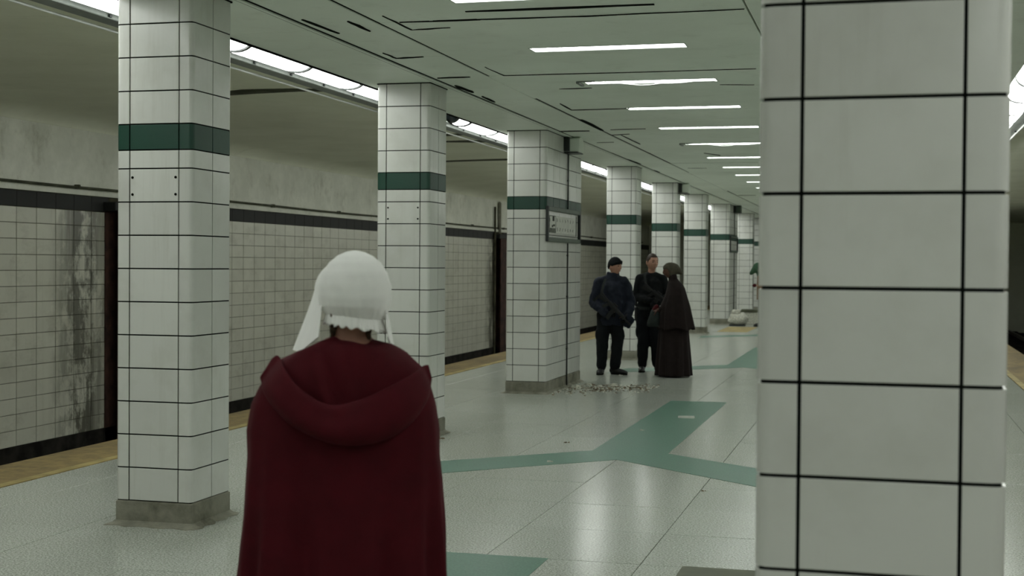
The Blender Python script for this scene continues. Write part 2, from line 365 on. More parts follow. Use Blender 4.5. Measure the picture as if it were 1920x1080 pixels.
WIDE = {6: .05, 9: .014, 13: .016, 14: .03, 15: .02, 16: .025, 0: .02, 3: .018, 8: .014}
for i, pl in enumerate(CR):
    w0 = WIDE.get(i, .011); L_, R_ = [], []
    fine = []
    for a, b in zip(pl, pl[1:]):
        n = 5
        fine += [Vector((a[0] + (b[0] - a[0]) * k / n + rnd.uniform(-.004, .004), a[1] + (b[1] - a[1]) * k / n + rnd.uniform(-.006, .006), 0)) for k in range(n)]
    fine.append(Vector((pl[-1][0], pl[-1][1], 0)))
    for k, p in enumerate(fine):
        t_ = (fine[min(k + 1, len(fine) - 1)] - fine[max(k - 1, 0)]).normalized(); nrm = Vector((-t_.y, t_.x, 0))
        ww = w0 * (.25 + .75 * math.sin(math.pi * (k + .4) / (len(fine)))) * rnd.uniform(.7, 1.2)
        if abs(t_.y) < .5: ww *= 1.6
        L_.append(p + nrm * ww); R_.append(p - nrm * ww)
    g = G(); zt, zb = CZ + .004, CZ - .0065
    rings = [[(l.x, l.y, zt), (r.x, r.y, zt), (r.x, r.y, zb), (l.x, l.y, zb)] for l, r in zip(L_, R_)]
    g.loft(rings); obj('ceiling_crack', g, M['crack'], ceil)
def vault(nm, xa, xb, wallx):       # track ceiling, gently arched, with a cove down to the wall
    n = 22; prof = []
    s = 1 if wallx < xa else -1
    c0 = wallx + s * .42
    for k in range(n + 1):
        u = k / n; x = xa + (c0 - xa) * u; prof.append((x, VZ + .05 * math.sin(math.pi * u) + .03 * u))
    for k in range(1, 9):
        a = math.pi / 2 * k / 8; prof.append((c0 - s * .42 * math.sin(a), VZ + .03 - .16 * (1 - math.cos(a))))
    g = G(); ysx = [Y0, 5, 15, 25, 35, 45, Y1]
    rings = [[(x, y, z) for x, z in prof] + [(x, y, 3.75) for x, z in reversed(prof)] for y in ysx]
    g.loft(rings, True, True, False)
    m = g.mesh(nm, M['vault']); m.polygons.foreach_set('use_smooth', [True] * len(m.polygons)); m.update()
    return struct(link(nm, m))
cl = vault('ceiling_left', SL + .05, None, WL); cr = vault('ceiling_right', SR - .05, None, WR)
for pts in ([(-5.3, 14.1), (-5.75, 14.0), (-6.2, 13.98), (-6.8, 14.1), (-7.4, 14.35), (-8.2, 14.5)], [(-5.4, 19.15), (-5.9, 19.2), (-6.5, 19.5)], [(-5.6, 24.1), (-6.4, 24.15), (-7.2, 24.4), (-7.9, 24.6)], [(-5.6, 20.3), (-6.1, 20.4), (-6.6, 20.5)]):
    g = G(); rings = []
    for k, (x, y) in enumerate(pts):
        ww = .16 * (.5 + .5 * math.sin(math.pi * (k + .5) / len(pts))) * rnd.uniform(.7, 1.2); u = min(1, max(0, (SL + .05 - x) / (SL + .05 - WL - .42)))
        zc = VZ + .05 * math.sin(math.pi * u) + .03 * u
        rings.append([(x, y - ww, zc + .01), (x, y + ww, zc + .01), (x, y + ww, zc - .006), (x, y - ww, zc - .006)])
    g.loft(rings); obj('tar_joint', g, M['tar'], cl)
obj('raceway', G().bev(-5.62, -5.46, Y0, Y1, 3.41, 3.50, .006), M['grey_metal'], cl)
obj('rail', G().tube([(-5.78, Y0, 3.425), (-5.78, Y1, 3.425)], .011, 8), M['white_metal'], cl)
for k in range(40): obj('screw', G().bev(-5.455, -5.44, 5 + k * .8, 5.03 + k * .8, 3.415, 3.44, .003), M['dark_metal'], cl)
obj('dark_edge', G().box(SL - .012, SL + .004, Y0, Y1, CZ - .016, CZ + .1), M['crack'], ceil)
obj('cable', G().tube([(-5.35, 11.2, VZ - .01), (-5.45, 12.2, VZ - .015), (-5.3, 14.0, VZ - .01)], .012, 6), M['tar'], cl)

# ------------------------------------------------------------------ columns
HALF, LEGF, TK = .2625, .0935, .011
ZR = [.155, .3615, .568, .774, .981, 1.1875, 1.394, 1.6005, 1.807, 2.0135, 2.22, 2.335, 2.495, 2.70, 2.908, 3.115, 3.332]
JW = .0082
def corner_mesh(h_, legs, mat):       # L shaped bullnose tile: wraps front (along +x from the corner) and side (along +y), rounded outer corner at (0,0)
    r = .032; out = [(LEGF - JW / 2, 0)]; inn = [(LEGF - JW / 2, TK)]
    for k in range(7):
        a = -math.pi / 2 - (math.pi / 2) * k / 6
        out.append((r + r * math.cos(a), r + r * math.sin(a))); inn.append((r + (r - TK) * math.cos(a), r + (r - TK) * math.sin(a)))
    out.append((0, legs - JW / 2)); inn.append((TK, legs - JW / 2))
    b = h_ / 2 - JW / 2; g = G()
    g.loft([[(x, y, -b) for x, y in out], [(x, y, b) for x, y in out]], cap=False, closed=False, smooth=True)
    for z, fl in ((-b, 0), (b, 1)):
        for k in range(len(out) - 1):
            q = [(*out[k], z), (*inn[k], z), (*inn[k + 1], z), (*out[k + 1], z)]; g.quad(*(q if not fl else q[::-1]))
    for a, c in ((out[0], inn[0]), (out[-1], inn[-1])): g.quad((*a, -b), (*a, b), (*c, b), (*c, -b))
    return g.mesh('corner_tile', mat)
cache = {}
def cm(kind, *k):
    if (kind,) + k not in cache:
        h_, x, green = k; mt = M['tile_green'] if green else M['tile']
        cache[(kind,) + k] = (tile_mesh(x - JW, h_ - JW, TK, .0015, mt) if kind == 'flat' else corner_mesh(h_, x, mt))
    return cache[(kind,) + k]
mirror_cache = {}
def mirrored(me):
    if me.name not in mirror_cache:
        c = me.copy()
        c.transform(Matrix.Scale(-1, 4, (1, 0, 0))); c.flip_normals(); mirror_cache[me.name] = c
    return mirror_cache[me.name]
def column(x, y, label, depth=.525, screws=False, group='tiled platform columns'):
    """x centre, y of the face towards the camera"""
    c = tag(empty('tiled_column', (x, y + depth / 2, 0)), label, 'column', group)
    hd = depth / 2; legs = depth / 2 if depth < .6 else .36
    core = TK - .001
    obj('core', G().box(-HALF + core, HALF - core, -hd + core, hd - core, .1, CZ), M['grout'], c)
    obj('base', G().bev(-HALF - .001, HALF + .001, -hd - .001, hd + .001, 0, .153, .008), M['concrete'], c)
    g = G(); rings = []
    for z, o_ in ((0, .05), (.006, .045), (.02, .012), (.03, 0)):
        ring = []
        for (ax, ay, bx, by) in ((-1, -1, 1, -1), (1, -1, 1, 1), (1, 1, -1, 1), (-1, 1, -1, -1)):
            for k in range(8):
                u = k / 8; px_, py_ = ax + (bx - ax) * u, ay + (by - ay) * u
                wob = o_ * (1 + .35 * math.sin(7 * u * 3 + px_ * 5 + py_ * 3 + x))
                ring.append((px_ * (HALF + wob), py_ * (hd + wob), z))
        rings.append(ring)
    g.loft(rings, cap=False); obj('mortar_skirt', g, M['concrete'], c)
    zs = ZR
    for i in range(len(zs) - 1):
        h_ = round(zs[i + 1] - zs[i], 4); zc = (zs[i] + zs[i + 1]) / 2; gr = i == 11
        fm = cm('flat', h_, round(2 * HALF - 2 * LEGF, 4), gr); lm = cm('corner', h_, round(legs, 4), gr); lm2 = mirrored(lm)
        j = lambda: rnd.uniform(-.0008, .0004)
        link('tile', fm, c, (0, -hd + TK + j(), zc)); link('tile', fm, c, (0, hd - TK, zc), (0, 0, math.pi))
        link('corner_tile', lm, c, (-HALF, -hd + j(), zc)); link('corner_tile', lm2, c, (HALF, -hd + j(), zc))
        link('corner_tile', lm2, c, (-HALF, hd, zc), (0, 0, math.pi)); link('corner_tile', lm, c, (HALF, hd, zc), (0, 0, math.pi))
        if depth > .6:
            n = max(1, round((depth - 2 * legs) / .338)); w_ = (depth - 2 * legs) / n; sm = cm('flat', h_, round(w_, 4), gr)
            for k in range(n):
                yy = -hd + legs + (k + .5) * w_
                link('tile', sm, c, (HALF - TK - j(), yy, zc), (0, 0, math.pi / 2)); link('tile', sm, c, (-HALF + TK, yy, zc), (0, 0, -math.pi / 2))
    if screws:
        for sx in (-.148, .148):
            for sz in (2.06, 2.165):
                obj('screw', G().tube([(sx, -hd + .004, sz), (sx, -hd - .004, sz)], .0085, 8, round_ends=False), M['crack'], c)
    obj('top_gap', G().box(-HALF - .002, HALF + .002, -hd - .002, hd + .002, CZ - .012, CZ + .001), M['crack'], c)
    return c
COLS = [(-4.36, 7.72, 'large tiled column at left, in front of the stained track wall', .525, True),
        (-4.36, 12.32, 'tiled column with four screws just behind the red-cloaked person', .525, True),
        (-4.36, 16.99, 'broad tiled pier with an empty framed panel and debris at its foot', 2.08, False),
        (-4.36, 23.55, 'tiled column directly behind the man in the beanie', .525, False),
        (-4.36, 28.4, 'tiled column directly behind the bareheaded man', .525, False),
        (-4.36, 33.2, 'tiled column just right of the woman in the brown cape', .525, False),
        (-4.36, 38.5, 'distant broad tiled pier with a black frame, behind the white sack', 2.2, False),
        (-4.36, 45.6, 'most distant full column, right of the far framed pier', .525, False),
        (-4.36, 50.2, 'last sliver of column beside the edge of the near right column', .525, False)]
cols = [column(*a) for a in COLS]
column(-.005, 3.09, 'huge close-up tiled column filling the right side')
# junction boxes, conduits and frames on the piers
def junction(x, y, label, green=False):
    b = tag(empty('junction_box', (x, y, 0)), label, 'box', 'boxes at the column tops')
    prof = [(-.10, 3.13), (.2, 3.13), (.2, 3.24), (.16, 3.30), (.08, 3.33), (-.02, 3.33), (-.10, 3.30)]
    g = G(); g.loft([[(0, a, z) for a, z in prof], [(.2, a, z) for a, z in prof]]); obj('body', g, M['green_metal' if green else 'ceiling'], b)
    obj('bottom_plate', G().bev(-.0, .19, -.13, .21, 3.115, 3.13, .004), M['dark_metal'], b)
    obj('side_cover', G().bev(.0, .075, -.14, -.1, 3.14, 3.325, .005), M['dark_metal'], b)
junction(-4.096, 18.05, 'small round-topped box at the top of the broad pier')
junction(-4.096, 39.6, 'distant green box at the top of the far framed pier', True)
junction(-4.096, 28.68, 'little box at the top of the column behind the bareheaded man')
for (y, zlo, label) in ((18.16, .0, 'dark conduit running down the side of the broad pier'), (39.7, .0, 'thin dark conduit down the side of the far framed pier')):
    p = tag(empty('conduit_pipe', (-4.086, y, 0)), label, 'pipe', 'conduits on the piers')
    for za, zb in ((0, 1.925 if y < 30 else 1.995), (2.38 if y < 30 else 2.465, 3.112)): obj('pipe', G().tube([(0, 0, za), (0, 0, zb)], .0095, 10, round_ends=False), M['dark_metal'], p)
    for z in (.5, 1.2, 1.75, 2.75): obj('clamp', G().bev(-.0165, .012, -.025, .025, z, z + .02, .003), M['dark_metal'], p)
def frame(y0, y1, z0, z1, label, poster=True, face=-4.0975):
    f = tag(empty('display_frame', (face, y0, z0)), label, 'frame', 'frames on the piers')
    L, H, t_, d = y1 - y0, z1 - z0, .055, .036
    obj('side_bar', G().bev(0, d, 0, t_, 0, H, .005), M['dark_metal'], f); obj('side_bar', G().bev(0, d, L - t_, L, 0, H, .005), M['dark_metal'], f)
    obj('top_bar', G().bev(0, d, t_, L - t_, H - t_, H, .005), M['green_metal'], f); obj('bottom_bar', G().bev(0, d, t_, L - t_, 0, t_, .005), M['green_metal'], f)
    if poster:
        ps = tag(empty('poster_remnant', (face + .001, y0 + .19, z0 + .115)), 'torn white paper with faint symbols inside the pier frame', 'poster')
        W, HH = L - .4, .22
        obj('sheet', G().box(.0, .004, .36, W, 0, HH), M['paper'], ps)
        obj('picture', G().box(.0, .0045, 0, .36, .0, HH), M['paper_grey'], ps)
        obj('picture_light', G().box(.0045, .0055, .02, .33, .06, HH - .01), M['paper'], ps)
        for (a, b, c_, d_) in ((.16, .27, .15, .21), (.12, .2, .07, .1), (.2, .3, .085, .11), (.0, .03, .14, .18)): obj('picture_mark', G().box(.0055, .006, a, b, c_, d_), M['ink'], ps)
        sy = (W - .45) / 7; qs = random.Random(21)
        for r, z in enumerate((.155, .035)):
            for k in range(7):
                yy = .42 + k * sy; mk = G()
                for m_ in range(3):           # small worn pictogram blots, nothing legible
                    a0, c0, rr0 = yy + qs.uniform(0, .03), z + .014 * m_, qs.uniform(.006, .013)
                    mk.loft([[(xx, a0 + rr0 * 1.6 * math.cos(t0), c0 + rr0 * math.sin(t0)) for t0 in (0, 1.1, 2.2, 3.3, 4.4, 5.4)] for xx in (.004, .0052)])
                stuff(obj('symbol', mk, M['paper_grey'], ps))
        obj('tape_edge', G().box(.0, .006, W + .03, W + .045, -.02, HH + .03), M['ink'], ps)
    return f
frame(16.93, 18.88, 1.93, 2.375, 'dark empty frame on the side of the broad pier')
frame(38.55, 40.55, 2.0, 2.46, 'small distant black frame on the far pier', False)

# ------------------------------------------------------------------ lights
def cyl_lens(L, w_, drop, mats):   # rounded lens with bulged ends, length along y
    g = G(); n = 10; rings = []
    for yy, s in ((.022, .45), (.03, .75), (.05, .93), (.085, 1), (L - .085, 1), (L - .05, .93), (L - .03, .75), (L - .022, .45)):
        rings.append([(-w_ / 2 * math.cos(math.pi * k / n), yy, -drop * s * math.sin(math.pi * k / n) ** .7 if 0 < k < n else 0) for k in range(n + 1)])
    g.loft(rings, True, True, True); return g
lens_me = cyl_lens(1.22, .34, .145, None).mesh('lens', M['lamp'])
house_me = G().bev(-.36, .2, 0.001, 1.218, 0, .012, .004).mesh('housing', M['grey_metal'])
lip_me = G().box(-.375, -.36, 0.001, 1.219, -.022, .012).mesh('lip', M['white_metal'])
band_me = None
def bandmesh():
    g = G(); n = 10; rings = []
    for r_, yy in ((.94, .001), (1.04, .001), (1.04, .042), (.94, .042)):
        rings.append([(-.17 * r_ * math.cos(math.pi * k / n), yy, -.143 * r_ * math.sin(math.pi * k / n) ** .7 if 0 < k < n else 0) for k in range(n + 1)])
    g.loft(rings, False, False); return g.mesh('end_band', M['dark_metal'])
band_me = bandmesh(); clip_me = G().bev(-.35, -.32, .3, .33, -.02, .0, .004).mesh('clip', M['dark_metal'])
cnt = 0
for side, X, flip in (('left', -4.99, 0), ('right', 1.34, 1)):
    seen = 0
    for k in range(-14, 32):
        y = 10.07 + 1.22 * k
        if y < -3.5 or (k == 4 and not flip): continue
        if flip and not (-6 < y < 44): continue
        l = empty('strip_light', (X, y + (1.22 if flip else 0), VZ - .015), math.pi if flip else 0)
        vis_ = y > 6.0 if not flip else y > 12.5
        if vis_:
            lab = ('%s glowing strip light from the camera in the row along the left tracks' if not flip else '%s strip light of the row at the far right, from the camera') % ORD[seen]; seen += 1
        else: lab = 'strip light of the track-side rows, above the viewpoint and out of view'
        tag(l, lab, 'light', 'strip lights along the tracks')
        link('housing', house_me, l); link('lens', lens_me, l); link('lip', lip_me, l); link('end_band', band_me, l, (0, 0, 0)); link('clip', clip_me, l)
fr = G().box(TX0, TX1, -TD, -TD + .012, -.006, .06).box(TX0, TX1, TD - .012, TD, -.006, .06).box(TX0, TX0 + .012, -TD + .012, TD - .012, -.006, .06).box(TX1 - .012, TX1, -TD + .012, TD - .012, -.006, .06)
fr_me = fr.mesh('trim_ring', M['white_metal']); hs_me = G().box(TX0 - .02, TX1 + .02, -TD - .02, TD + .02, .06, .14).mesh('housing', M['grey_metal'])
df = G()
rings = [[(TX0 + .014, -TD + .014, z) for z in (0,)]]
df.box(TX0 + .013, TX1 - .013, -TD + .013, TD - .013, .004, .05)
df_me = df.mesh('diffuser', M['troffer'])
seen = 0
for i, y in enumerate(TROFF):
    if y < -2: continue
    l = empty('ceiling_light', (0, y, CZ))
    if y > 8.2: lab = '%s recessed ceiling light from the top of the picture' % ORD[seen]; seen += 1
    else: lab = 'recessed ceiling light of the middle row, above the viewpoint and out of view'
    link('housing', hs_me, l); link('trim_ring', fr_me, l)
    if abs(y - 12.68) < .1 or abs(y - 19.4) < .1:
        lab = ('broken recessed ceiling light with sagging diffuser, ' + ('third' if y < 15 else 'sixth') + ' from the top of the picture')
        obj('diffuser', G().box(TX0 + .06, TX1 - .05, TD - .14, TD - .014, .006, .05), M['troffer'], l)
        g = G(); rr_ = []
        for k in range(13):
            u = k / 12; x = TX0 + .02 + (TX1 - TX0 - .06) * u
            z = -.004 - .028 * max(0, 1 - abs(u - .45) / .2) - .016 * max(0, 1 - abs(u - .7) / .12)
            rr_.append([(x, TD - .03, z), (x, TD + .005, z - .004), (x, TD + .005, z + .002), (x, TD - .03, z + .006)])
        g.loft(rr_); obj('sagging_strip', g, M['white_metal'], l)
        obj('open_gap', G().box(TX0 + .45, TX1 - .03, -TD + .013, -TD + .06, .004, .05), M['crack'], l)
        g = G().box(TX0 - .05, TX0 + .12, -TD - .05, -TD - .02, -.012, 0).box(TX0 - .06, TX0 - .03, -TD - .02, TD, -.02, .002); obj('loose_bracket', g, M['grey_metal'], l)
    else: link('diffuser', df_me, l)
    tag(l, lab, 'light', 'recessed lights down the middle ceiling')
dm = tag(empty('dome_camera', (-4.90, 15.55, 3.40)), 'dark dome camera under the strip lights beyond the second column', 'camera')
obj('mount_plate', G().bev(-.13, .12, -.3, .3, .0, .06, .01), M['dark_metal'], dm)
g = G(); g.loft([[(.105 * math.cos(a) * math.cos(b), .105 * math.sin(a) * math.cos(b), -.115 * math.sin(b)) for a in [2 * math.pi * k / 18 for k in range(18)]] for b in [0, .3, .6, .9, 1.2, 1.45, 1.56]], True, True, True)
obj('dome', g, M['dome'], dm)
# ------------------------------------------------------------------ people
def cloth(name, c, r=.85, var=.18, sheen=.25, scale=12):
    t = NT(name); n = t.noise(scale, 5, .6); fib = t.noise(240, 2, .5)
    d = tuple(v * (1 - var) for v in c[:3]) + (1,); e = tuple(min(1, v * (1 + var)) for v in c[:3]) + (1,)
    t.color(t.mix(n, d, e)).rough(r, .2); t.b.inputs['Sheen Weight'].default_value = sheen; t.b.inputs['Sheen Roughness'].default_value = .5
    t.b.inputs['Sheen Tint'].default_value = tuple(min(1, v * 3 + .02) for v in c[:3]) + (1,)
    t.bump(fib, .08, .002); return t.m
def skin_mat(name, c):
    t = NT(name); n = t.noise(30, 4, .6); d = tuple(v * .86 for v in c[:3]) + (1,)
    t.color(t.mix(n, d, c)).rough(.5, .35); t.b.inputs['Subsurface Weight'].default_value = .08; t.b.inputs['Subsurface Scale'].default_value = .01; return t.m
M['red'] = cloth('crimson_wool', srgb(71, 9, 20), .85, .12, .08)
M['linen'] = cloth('white_linen', srgb(252, 252, 250), .85, .02, .1, 20)
M['navy'] = cloth('navy_jacket', srgb(27, 32, 43), .75)
M['black'] = cloth('black_knit', srgb(15, 18, 20), .85)
M['trouser'] = cloth('black_cotton', srgb(16, 19, 22), .85)
M['brown'] = cloth('brown_wool', srgb(32, 25, 24), .9)
M['olive'] = cloth('olive_scarf', srgb(76, 73, 62), .85)
M['greycloth'] = cloth('grey_green_canvas', srgb(40, 46, 44), .85)
M['greencloth'] = cloth('green_cloth', srgb(60, 88, 68), .85)
M['tan'] = cloth('tan_cloth', srgb(120, 100, 80), .85)
M['boot'] = plain('black_leather', srgb(22, 24, 24), .4, .5, .1)
M['gun'] = plain('gunmetal', srgb(20, 22, 22), .6, .35, .1)
M['strap'] = plain('dark_webbing', srgb(40, 44, 42), .8, .2, .1)
M['skin_a'] = skin_mat('fair_skin', srgb(182, 138, 118)); M['skin_b'] = skin_mat('brown_skin', srgb(92, 62, 50))
M['hair'] = plain('dark_brown_hair', srgb(60, 46, 36), .6, .4, .3, 60); M['hair_b'] = plain('dark_blond_hair', srgb(92, 76, 58), .6, .4, .3, 60)
M['eye'] = plain('eye', srgb(60, 52, 48), .2, .5, .05); M['lip'] = plain('lip', srgb(150, 106, 94), .5, .4, .05)
M['redbright'] = cloth('dark_red_wool', srgb(70, 22, 26), .85)
V = Vector
def rotm(yaw, pitch=0, roll=0): return (Matrix.Rotation(yaw, 3, 'Z') @ Matrix.Rotation(pitch, 3, 'X') @ Matrix.Rotation(roll, 3, 'Y'))
def gs(d, s): return math.exp(-(d / s) ** 2)
def head_pt(th, ph):
    """th from top, ph azimuth with 0 = face (-y). returns point, head centre at origin"""
    sx, sy, sz = math.sin(th) * math.sin(ph), -math.sin(th) * math.cos(ph), math.cos(th)
    x, y, z = .077 * sx, .098 * sy, .118 * sz
    if z < 0: k = (-z / .118); x *= 1 - .20 * k * k; y *= 1 - .05 * k
    if y > 0 and z < -.02: y *= 1 - .35 * min(1, (-z - .02) / .09)
    f = max(0, -sy)
    if f > .2:
        y -= .027 * gs(x, .013) * gs(z + .022, .022) + .012 * gs(x, .011) * gs(z - .004, .02)
        y -= .006 * gs(z - .028, .012) * gs(x, .05)
        y += .011 * (gs(x - .032, .017) + gs(x + .032, .017)) * gs(z - .008, .013)
        y -= .006 * gs(x, .024) * gs(z + .062, .010); y += .005 * gs(x, .02) * gs(z + .076, .006)
        y -= .011 * gs(x, .026) * gs(z + .098, .018)
        y -= .005 * (gs(x - .045, .02) + gs(x + .045, .02)) * gs(z + .02, .02)
    return V((x, y, z))
def add_head(g, c, rot, sc=1.0):
    rings = []
    for a in range(1, 24):
        th = math.pi * a / 24; rings.append([V(c) + rot @ (head_pt(th, 2 * math.pi * k / 32) * sc) for k in range(32)])
    g.loft(rings, True, True, True)
    for s in (-1, 1): g.ball(V(c) + rot @ (V((s * .078, .012, -.008)) * sc), (.011 * sc, .022 * sc, .033 * sc), 10, 8, rot=rot @ Matrix.Rotation(s * .3, 3, 'Z'))
def face_parts(p, c, rot, sc=1.0, lip=True, brow=None):
    for s in (-1, 1):
        obj('eye', G().ball(V(c) + rot @ (V((s * .031, -.083, .007)) * sc), (.013 * sc, .008 * sc, .0065 * sc), 10, 6, rot=rot), M['eye'], p)
        if brow: obj('eyebrow', G().tube([V(c) + rot @ (V((s * q, -.099 + q * q * 6, .028 + zz)) * sc) for q, zz in ((.014, 0), (.03, .004), (.047, 0))], [.004, .0045, .003], 6), brow, p)
    if lip: obj('lips', G().ball(V(c) + rot @ (V((0, -.0885, -.063)) * sc), (.02 * sc, .007 * sc, .006 * sc), 10, 6, rot=rot), M['lip'], p)
def hair_cap(c, rot, sc, lim, grow=.006, name='hair'):
    """shell over the skull where lim(direction) is true, tapering into the skin"""
    g = G(); rings = []
    for a in range(1, 22):
        th = math.pi * a / 22; ring = []
        for k in range(36):
            ph = 2 * math.pi * k / 36; q = head_pt(th, ph); u = lim(q); ring.append(V(c) + rot @ (q * sc + q.normalized() * ((grow if u > 0 else -.006) * sc)))
        rings.append(ring)
    g.loft(rings, True, True, True); return g
def hand(g, w, d, nrm, sz=1.0, curl=.9, thumb=1):
    """palm from wrist w along d; nrm = palm facing direction; fingers curl towards nrm"""
    w, d, nrm = V(w), V(d).normalized(), V(nrm).normalized(); nrm = (nrm - d * nrm.dot(d)).normalized(); s = d.cross(nrm)
    g.tube([w, w + d * .04 * sz, w + d * .085 * sz], [(.026 * sz, .019 * sz), (.040 * sz, .016 * sz), (.041 * sz, .014 * sz)], 12, side=s)
    for k, L in enumerate((.068, .078, .073, .056)):
        b = w + d * .085 * sz + s * (.03 - .02 * k) * sz; pts = [b - d * .012 * sz]; dr = d.copy(); seg = L * sz / 3
        for j in range(3):
            dr = (Matrix.Rotation(curl * (.55 + .3 * j) * -1, 3, s) @ dr) if False else (dr * math.cos(curl * .6) + nrm * math.sin(curl * .6)).normalized() if j == 0 else (dr * math.cos(curl * .55) + (nrm * dr.dot(d) - d * dr.dot(nrm)).normalized() * math.sin(curl * .55)).normalized()
            pts.append(pts[-1] + dr * seg)
        g.tube(pts, [.0095 * sz, .009 * sz, .0085 * sz, .0075 * sz], 8)
    b = w + d * .025 * sz + s * .03 * sz * thumb
    g.tube([b, b + (d * .5 + s * .7 * thumb + nrm * .3) * .035 * sz, b + (d * .9 + s * .75 * thumb + nrm * .75) * .055 * sz, b + (d * 1.2 + s * .6 * thumb + nrm * 1.2) * .062 * sz], [.013 * sz, .011 * sz, .010 * sz, .008 * sz], 8)
def limb(g, pts, rad, n=12, side=None):
    """smoothed chain through joints"""
    P = [V(p) for p in pts]; out, rr = [], []
    for i in range(len(P) - 1):
        for k in range(4):
            u = k / 4; p0, p1, p2, p3 = P[max(i - 1, 0)], P[i], P[i + 1], P[min(i + 2, len(P) - 1)]
            q = .5 * ((2 * p1) + (p2 - p0) * u + (2 * p0 - 5 * p1 + 4 * p2 - p3) * u * u + (3 * p1 - p0 - 3 * p2 + p3) * u ** 3)
            out.append(p1.lerp(p2, u) * .55 + q * .45)
            a, b = rad[i], rad[i + 1]
            rr.append(tuple(x + (y - x) * u for x, y in zip(a, b)) if isinstance(a, tuple) else a + (b - a) * u)
    out.append(P[-1]); rr.append(rad[-1]); g.tube(out, rr, n, side)
def wrinkle(me, amp, sc, seed=0):
    n = len(me.vertices); co = [0.0] * (3 * n); no = [0.0] * (3 * n); me.vertices.foreach_get('co', co); me.vertices.foreach_get('normal', no)
    for i in range(n):
        x, y, z = co[3 * i:3 * i + 3]
        q = (noise.noise(V((x * sc, y * sc, z * sc * .8 + seed))) + .5 * noise.noise(V((x * sc * 2.3, y * sc * 2.3, z * sc * 2 + seed + 7)))) * amp
        for k in range(3): co[3 * i + k] += no[3 * i + k] * q
    me.vertices.foreach_set('co', co); me.update()
def boot(p, ankle, yaw, sz=1.0):
    a = V(ankle); r3 = Matrix.Rotation(yaw, 3, 'Z'); f = lambda x, y, z: V((a.x, a.y, 0)) + r3 @ (V((x, y, z)) * sz)
    g = G()
    g.tube([f(0, .05, .06), f(0, 0, .055), f(0, -.07, .05), f(0, -.15, .043), f(0, -.195, .036)], [(.040, .05), (.045, .052), (.045, .045), (.047, .036), (.036, .026)], 14, side=r3 @ V((1, 0, 0)))
    g.tube([f(0, .02, .06), f(0, .015, .14), f(0, .02, .24)], [(.045, .055), (.045, .05), (.052, .056)], 14)
    o = link('boot', remesh(g, .008, 3, 'boot', M['boot']), p)
    sg = G(); out = []
    for k in range(20):
        t_ = 2 * math.pi * k / 20; yy = -.075 + .145 * math.cos(t_); xx = .047 * math.sin(t_) * (1.06 if yy < -.05 else .9); out.append((xx, yy))
    sg.loft([[f(x, y, 0) for x, y in out], [f(x * 1.02, y * 1.01, .022) for x, y in out]])
    obj('sole', sg, M['crack'], o)
def rifle(loc, rotz, a, b, label, sling):
    """long gun from butt a to muzzle b in the frame of the person at loc"""
    r = tag(empty('rifle', loc, rotz), label, 'rifle', 'slung rifles')
    a, b = V(a), V(b); d = (b - a).normalized(); L = (b - a).length
    dn = V((0, 0, -1)); dn = (dn - d * dn.dot(d)).normalized(); s = d.cross(dn)
    def bar(g, u0, u1, v0, v1, wd, taper=1.0):
        rings = []
        for u, m in ((u0, 1), (u1, taper)):
            c = a + d * (u * L); h0, h1 = v0 * m, v1 * m
            rings.append([c + dn * h0 - s * wd * .6, c + dn * h0 + s * wd * .6, c + dn * (h0 * .6 + h1 * .4) + s * wd, c + dn * h1 + s * wd * .7, c + dn * h1 - s * wd * .7, c + dn * (h0 * .6 + h1 * .4) - s * wd])
        return g.loft(rings)
    obj('receiver', bar(G(), .28, .55, -.03, .035, .022), M['gun'], r)
    obj('stock', bar(bar(G(), 0, .22, -.03, .075, .02, .62), .2, .3, -.016, .016, .014), M['gun'], r)
    obj('handguard', bar(G(), .55, .8, -.026, .026, .025, .9), M['gun'], r)
    obj('barrel', G().tube([a + d * (.78 * L), b], .0095, 8).tube([b - d * .05, b], .014, 8), M['gun'], r)
    obj('front_sight', bar(G(), .76, .79, -.075, -.02, .006), M['gun'], r); obj('optic', bar(G(), .36, .5, -.055, -.028, .012), M['gun'], r)
    mg = G(); c = a + d * (.48 * L)
    mg.loft([[c + dn * q + d * (w0 + sh) + s * e for w0, e in ((-.03, -.013), (.03, -.013), (.03, .013), (-.03, .013))] for q, sh in ((.03, 0), (.1, .008), (.19, .03))]); obj('magazine', mg, M['gun'], r)
    mg = G(); c = a + d * (.3 * L)
    mg.loft([[c + dn * q + d * (w0 + sh) + s * e for w0, e in ((-.022, -.014), (.022, -.014), (.022, .014), (-.022, .014))] for q, sh in ((.03, 0), (.12, -.03))]); obj('grip', mg, M['gun'], r)
    P = [V(q) for q in sling]; rings = []
    for i, p in enumerate(P):
        t_ = (P[min(i + 1, len(P) - 1)] - P[max(i - 1, 0)]).normalized(); sd = t_.cross(V((0, -1, 0))); sd = sd.normalized() if sd.length > .05 else V((0, 0, 1)); nn = t_.cross(sd)
        rings.append([p + sd * .018 + nn * .002, p - sd * .018 + nn * .002, p - sd * .018 - nn * .002, p + sd * .018 - nn * .002])
    obj('sling', G().loft(rings), M['strap'], r); return r

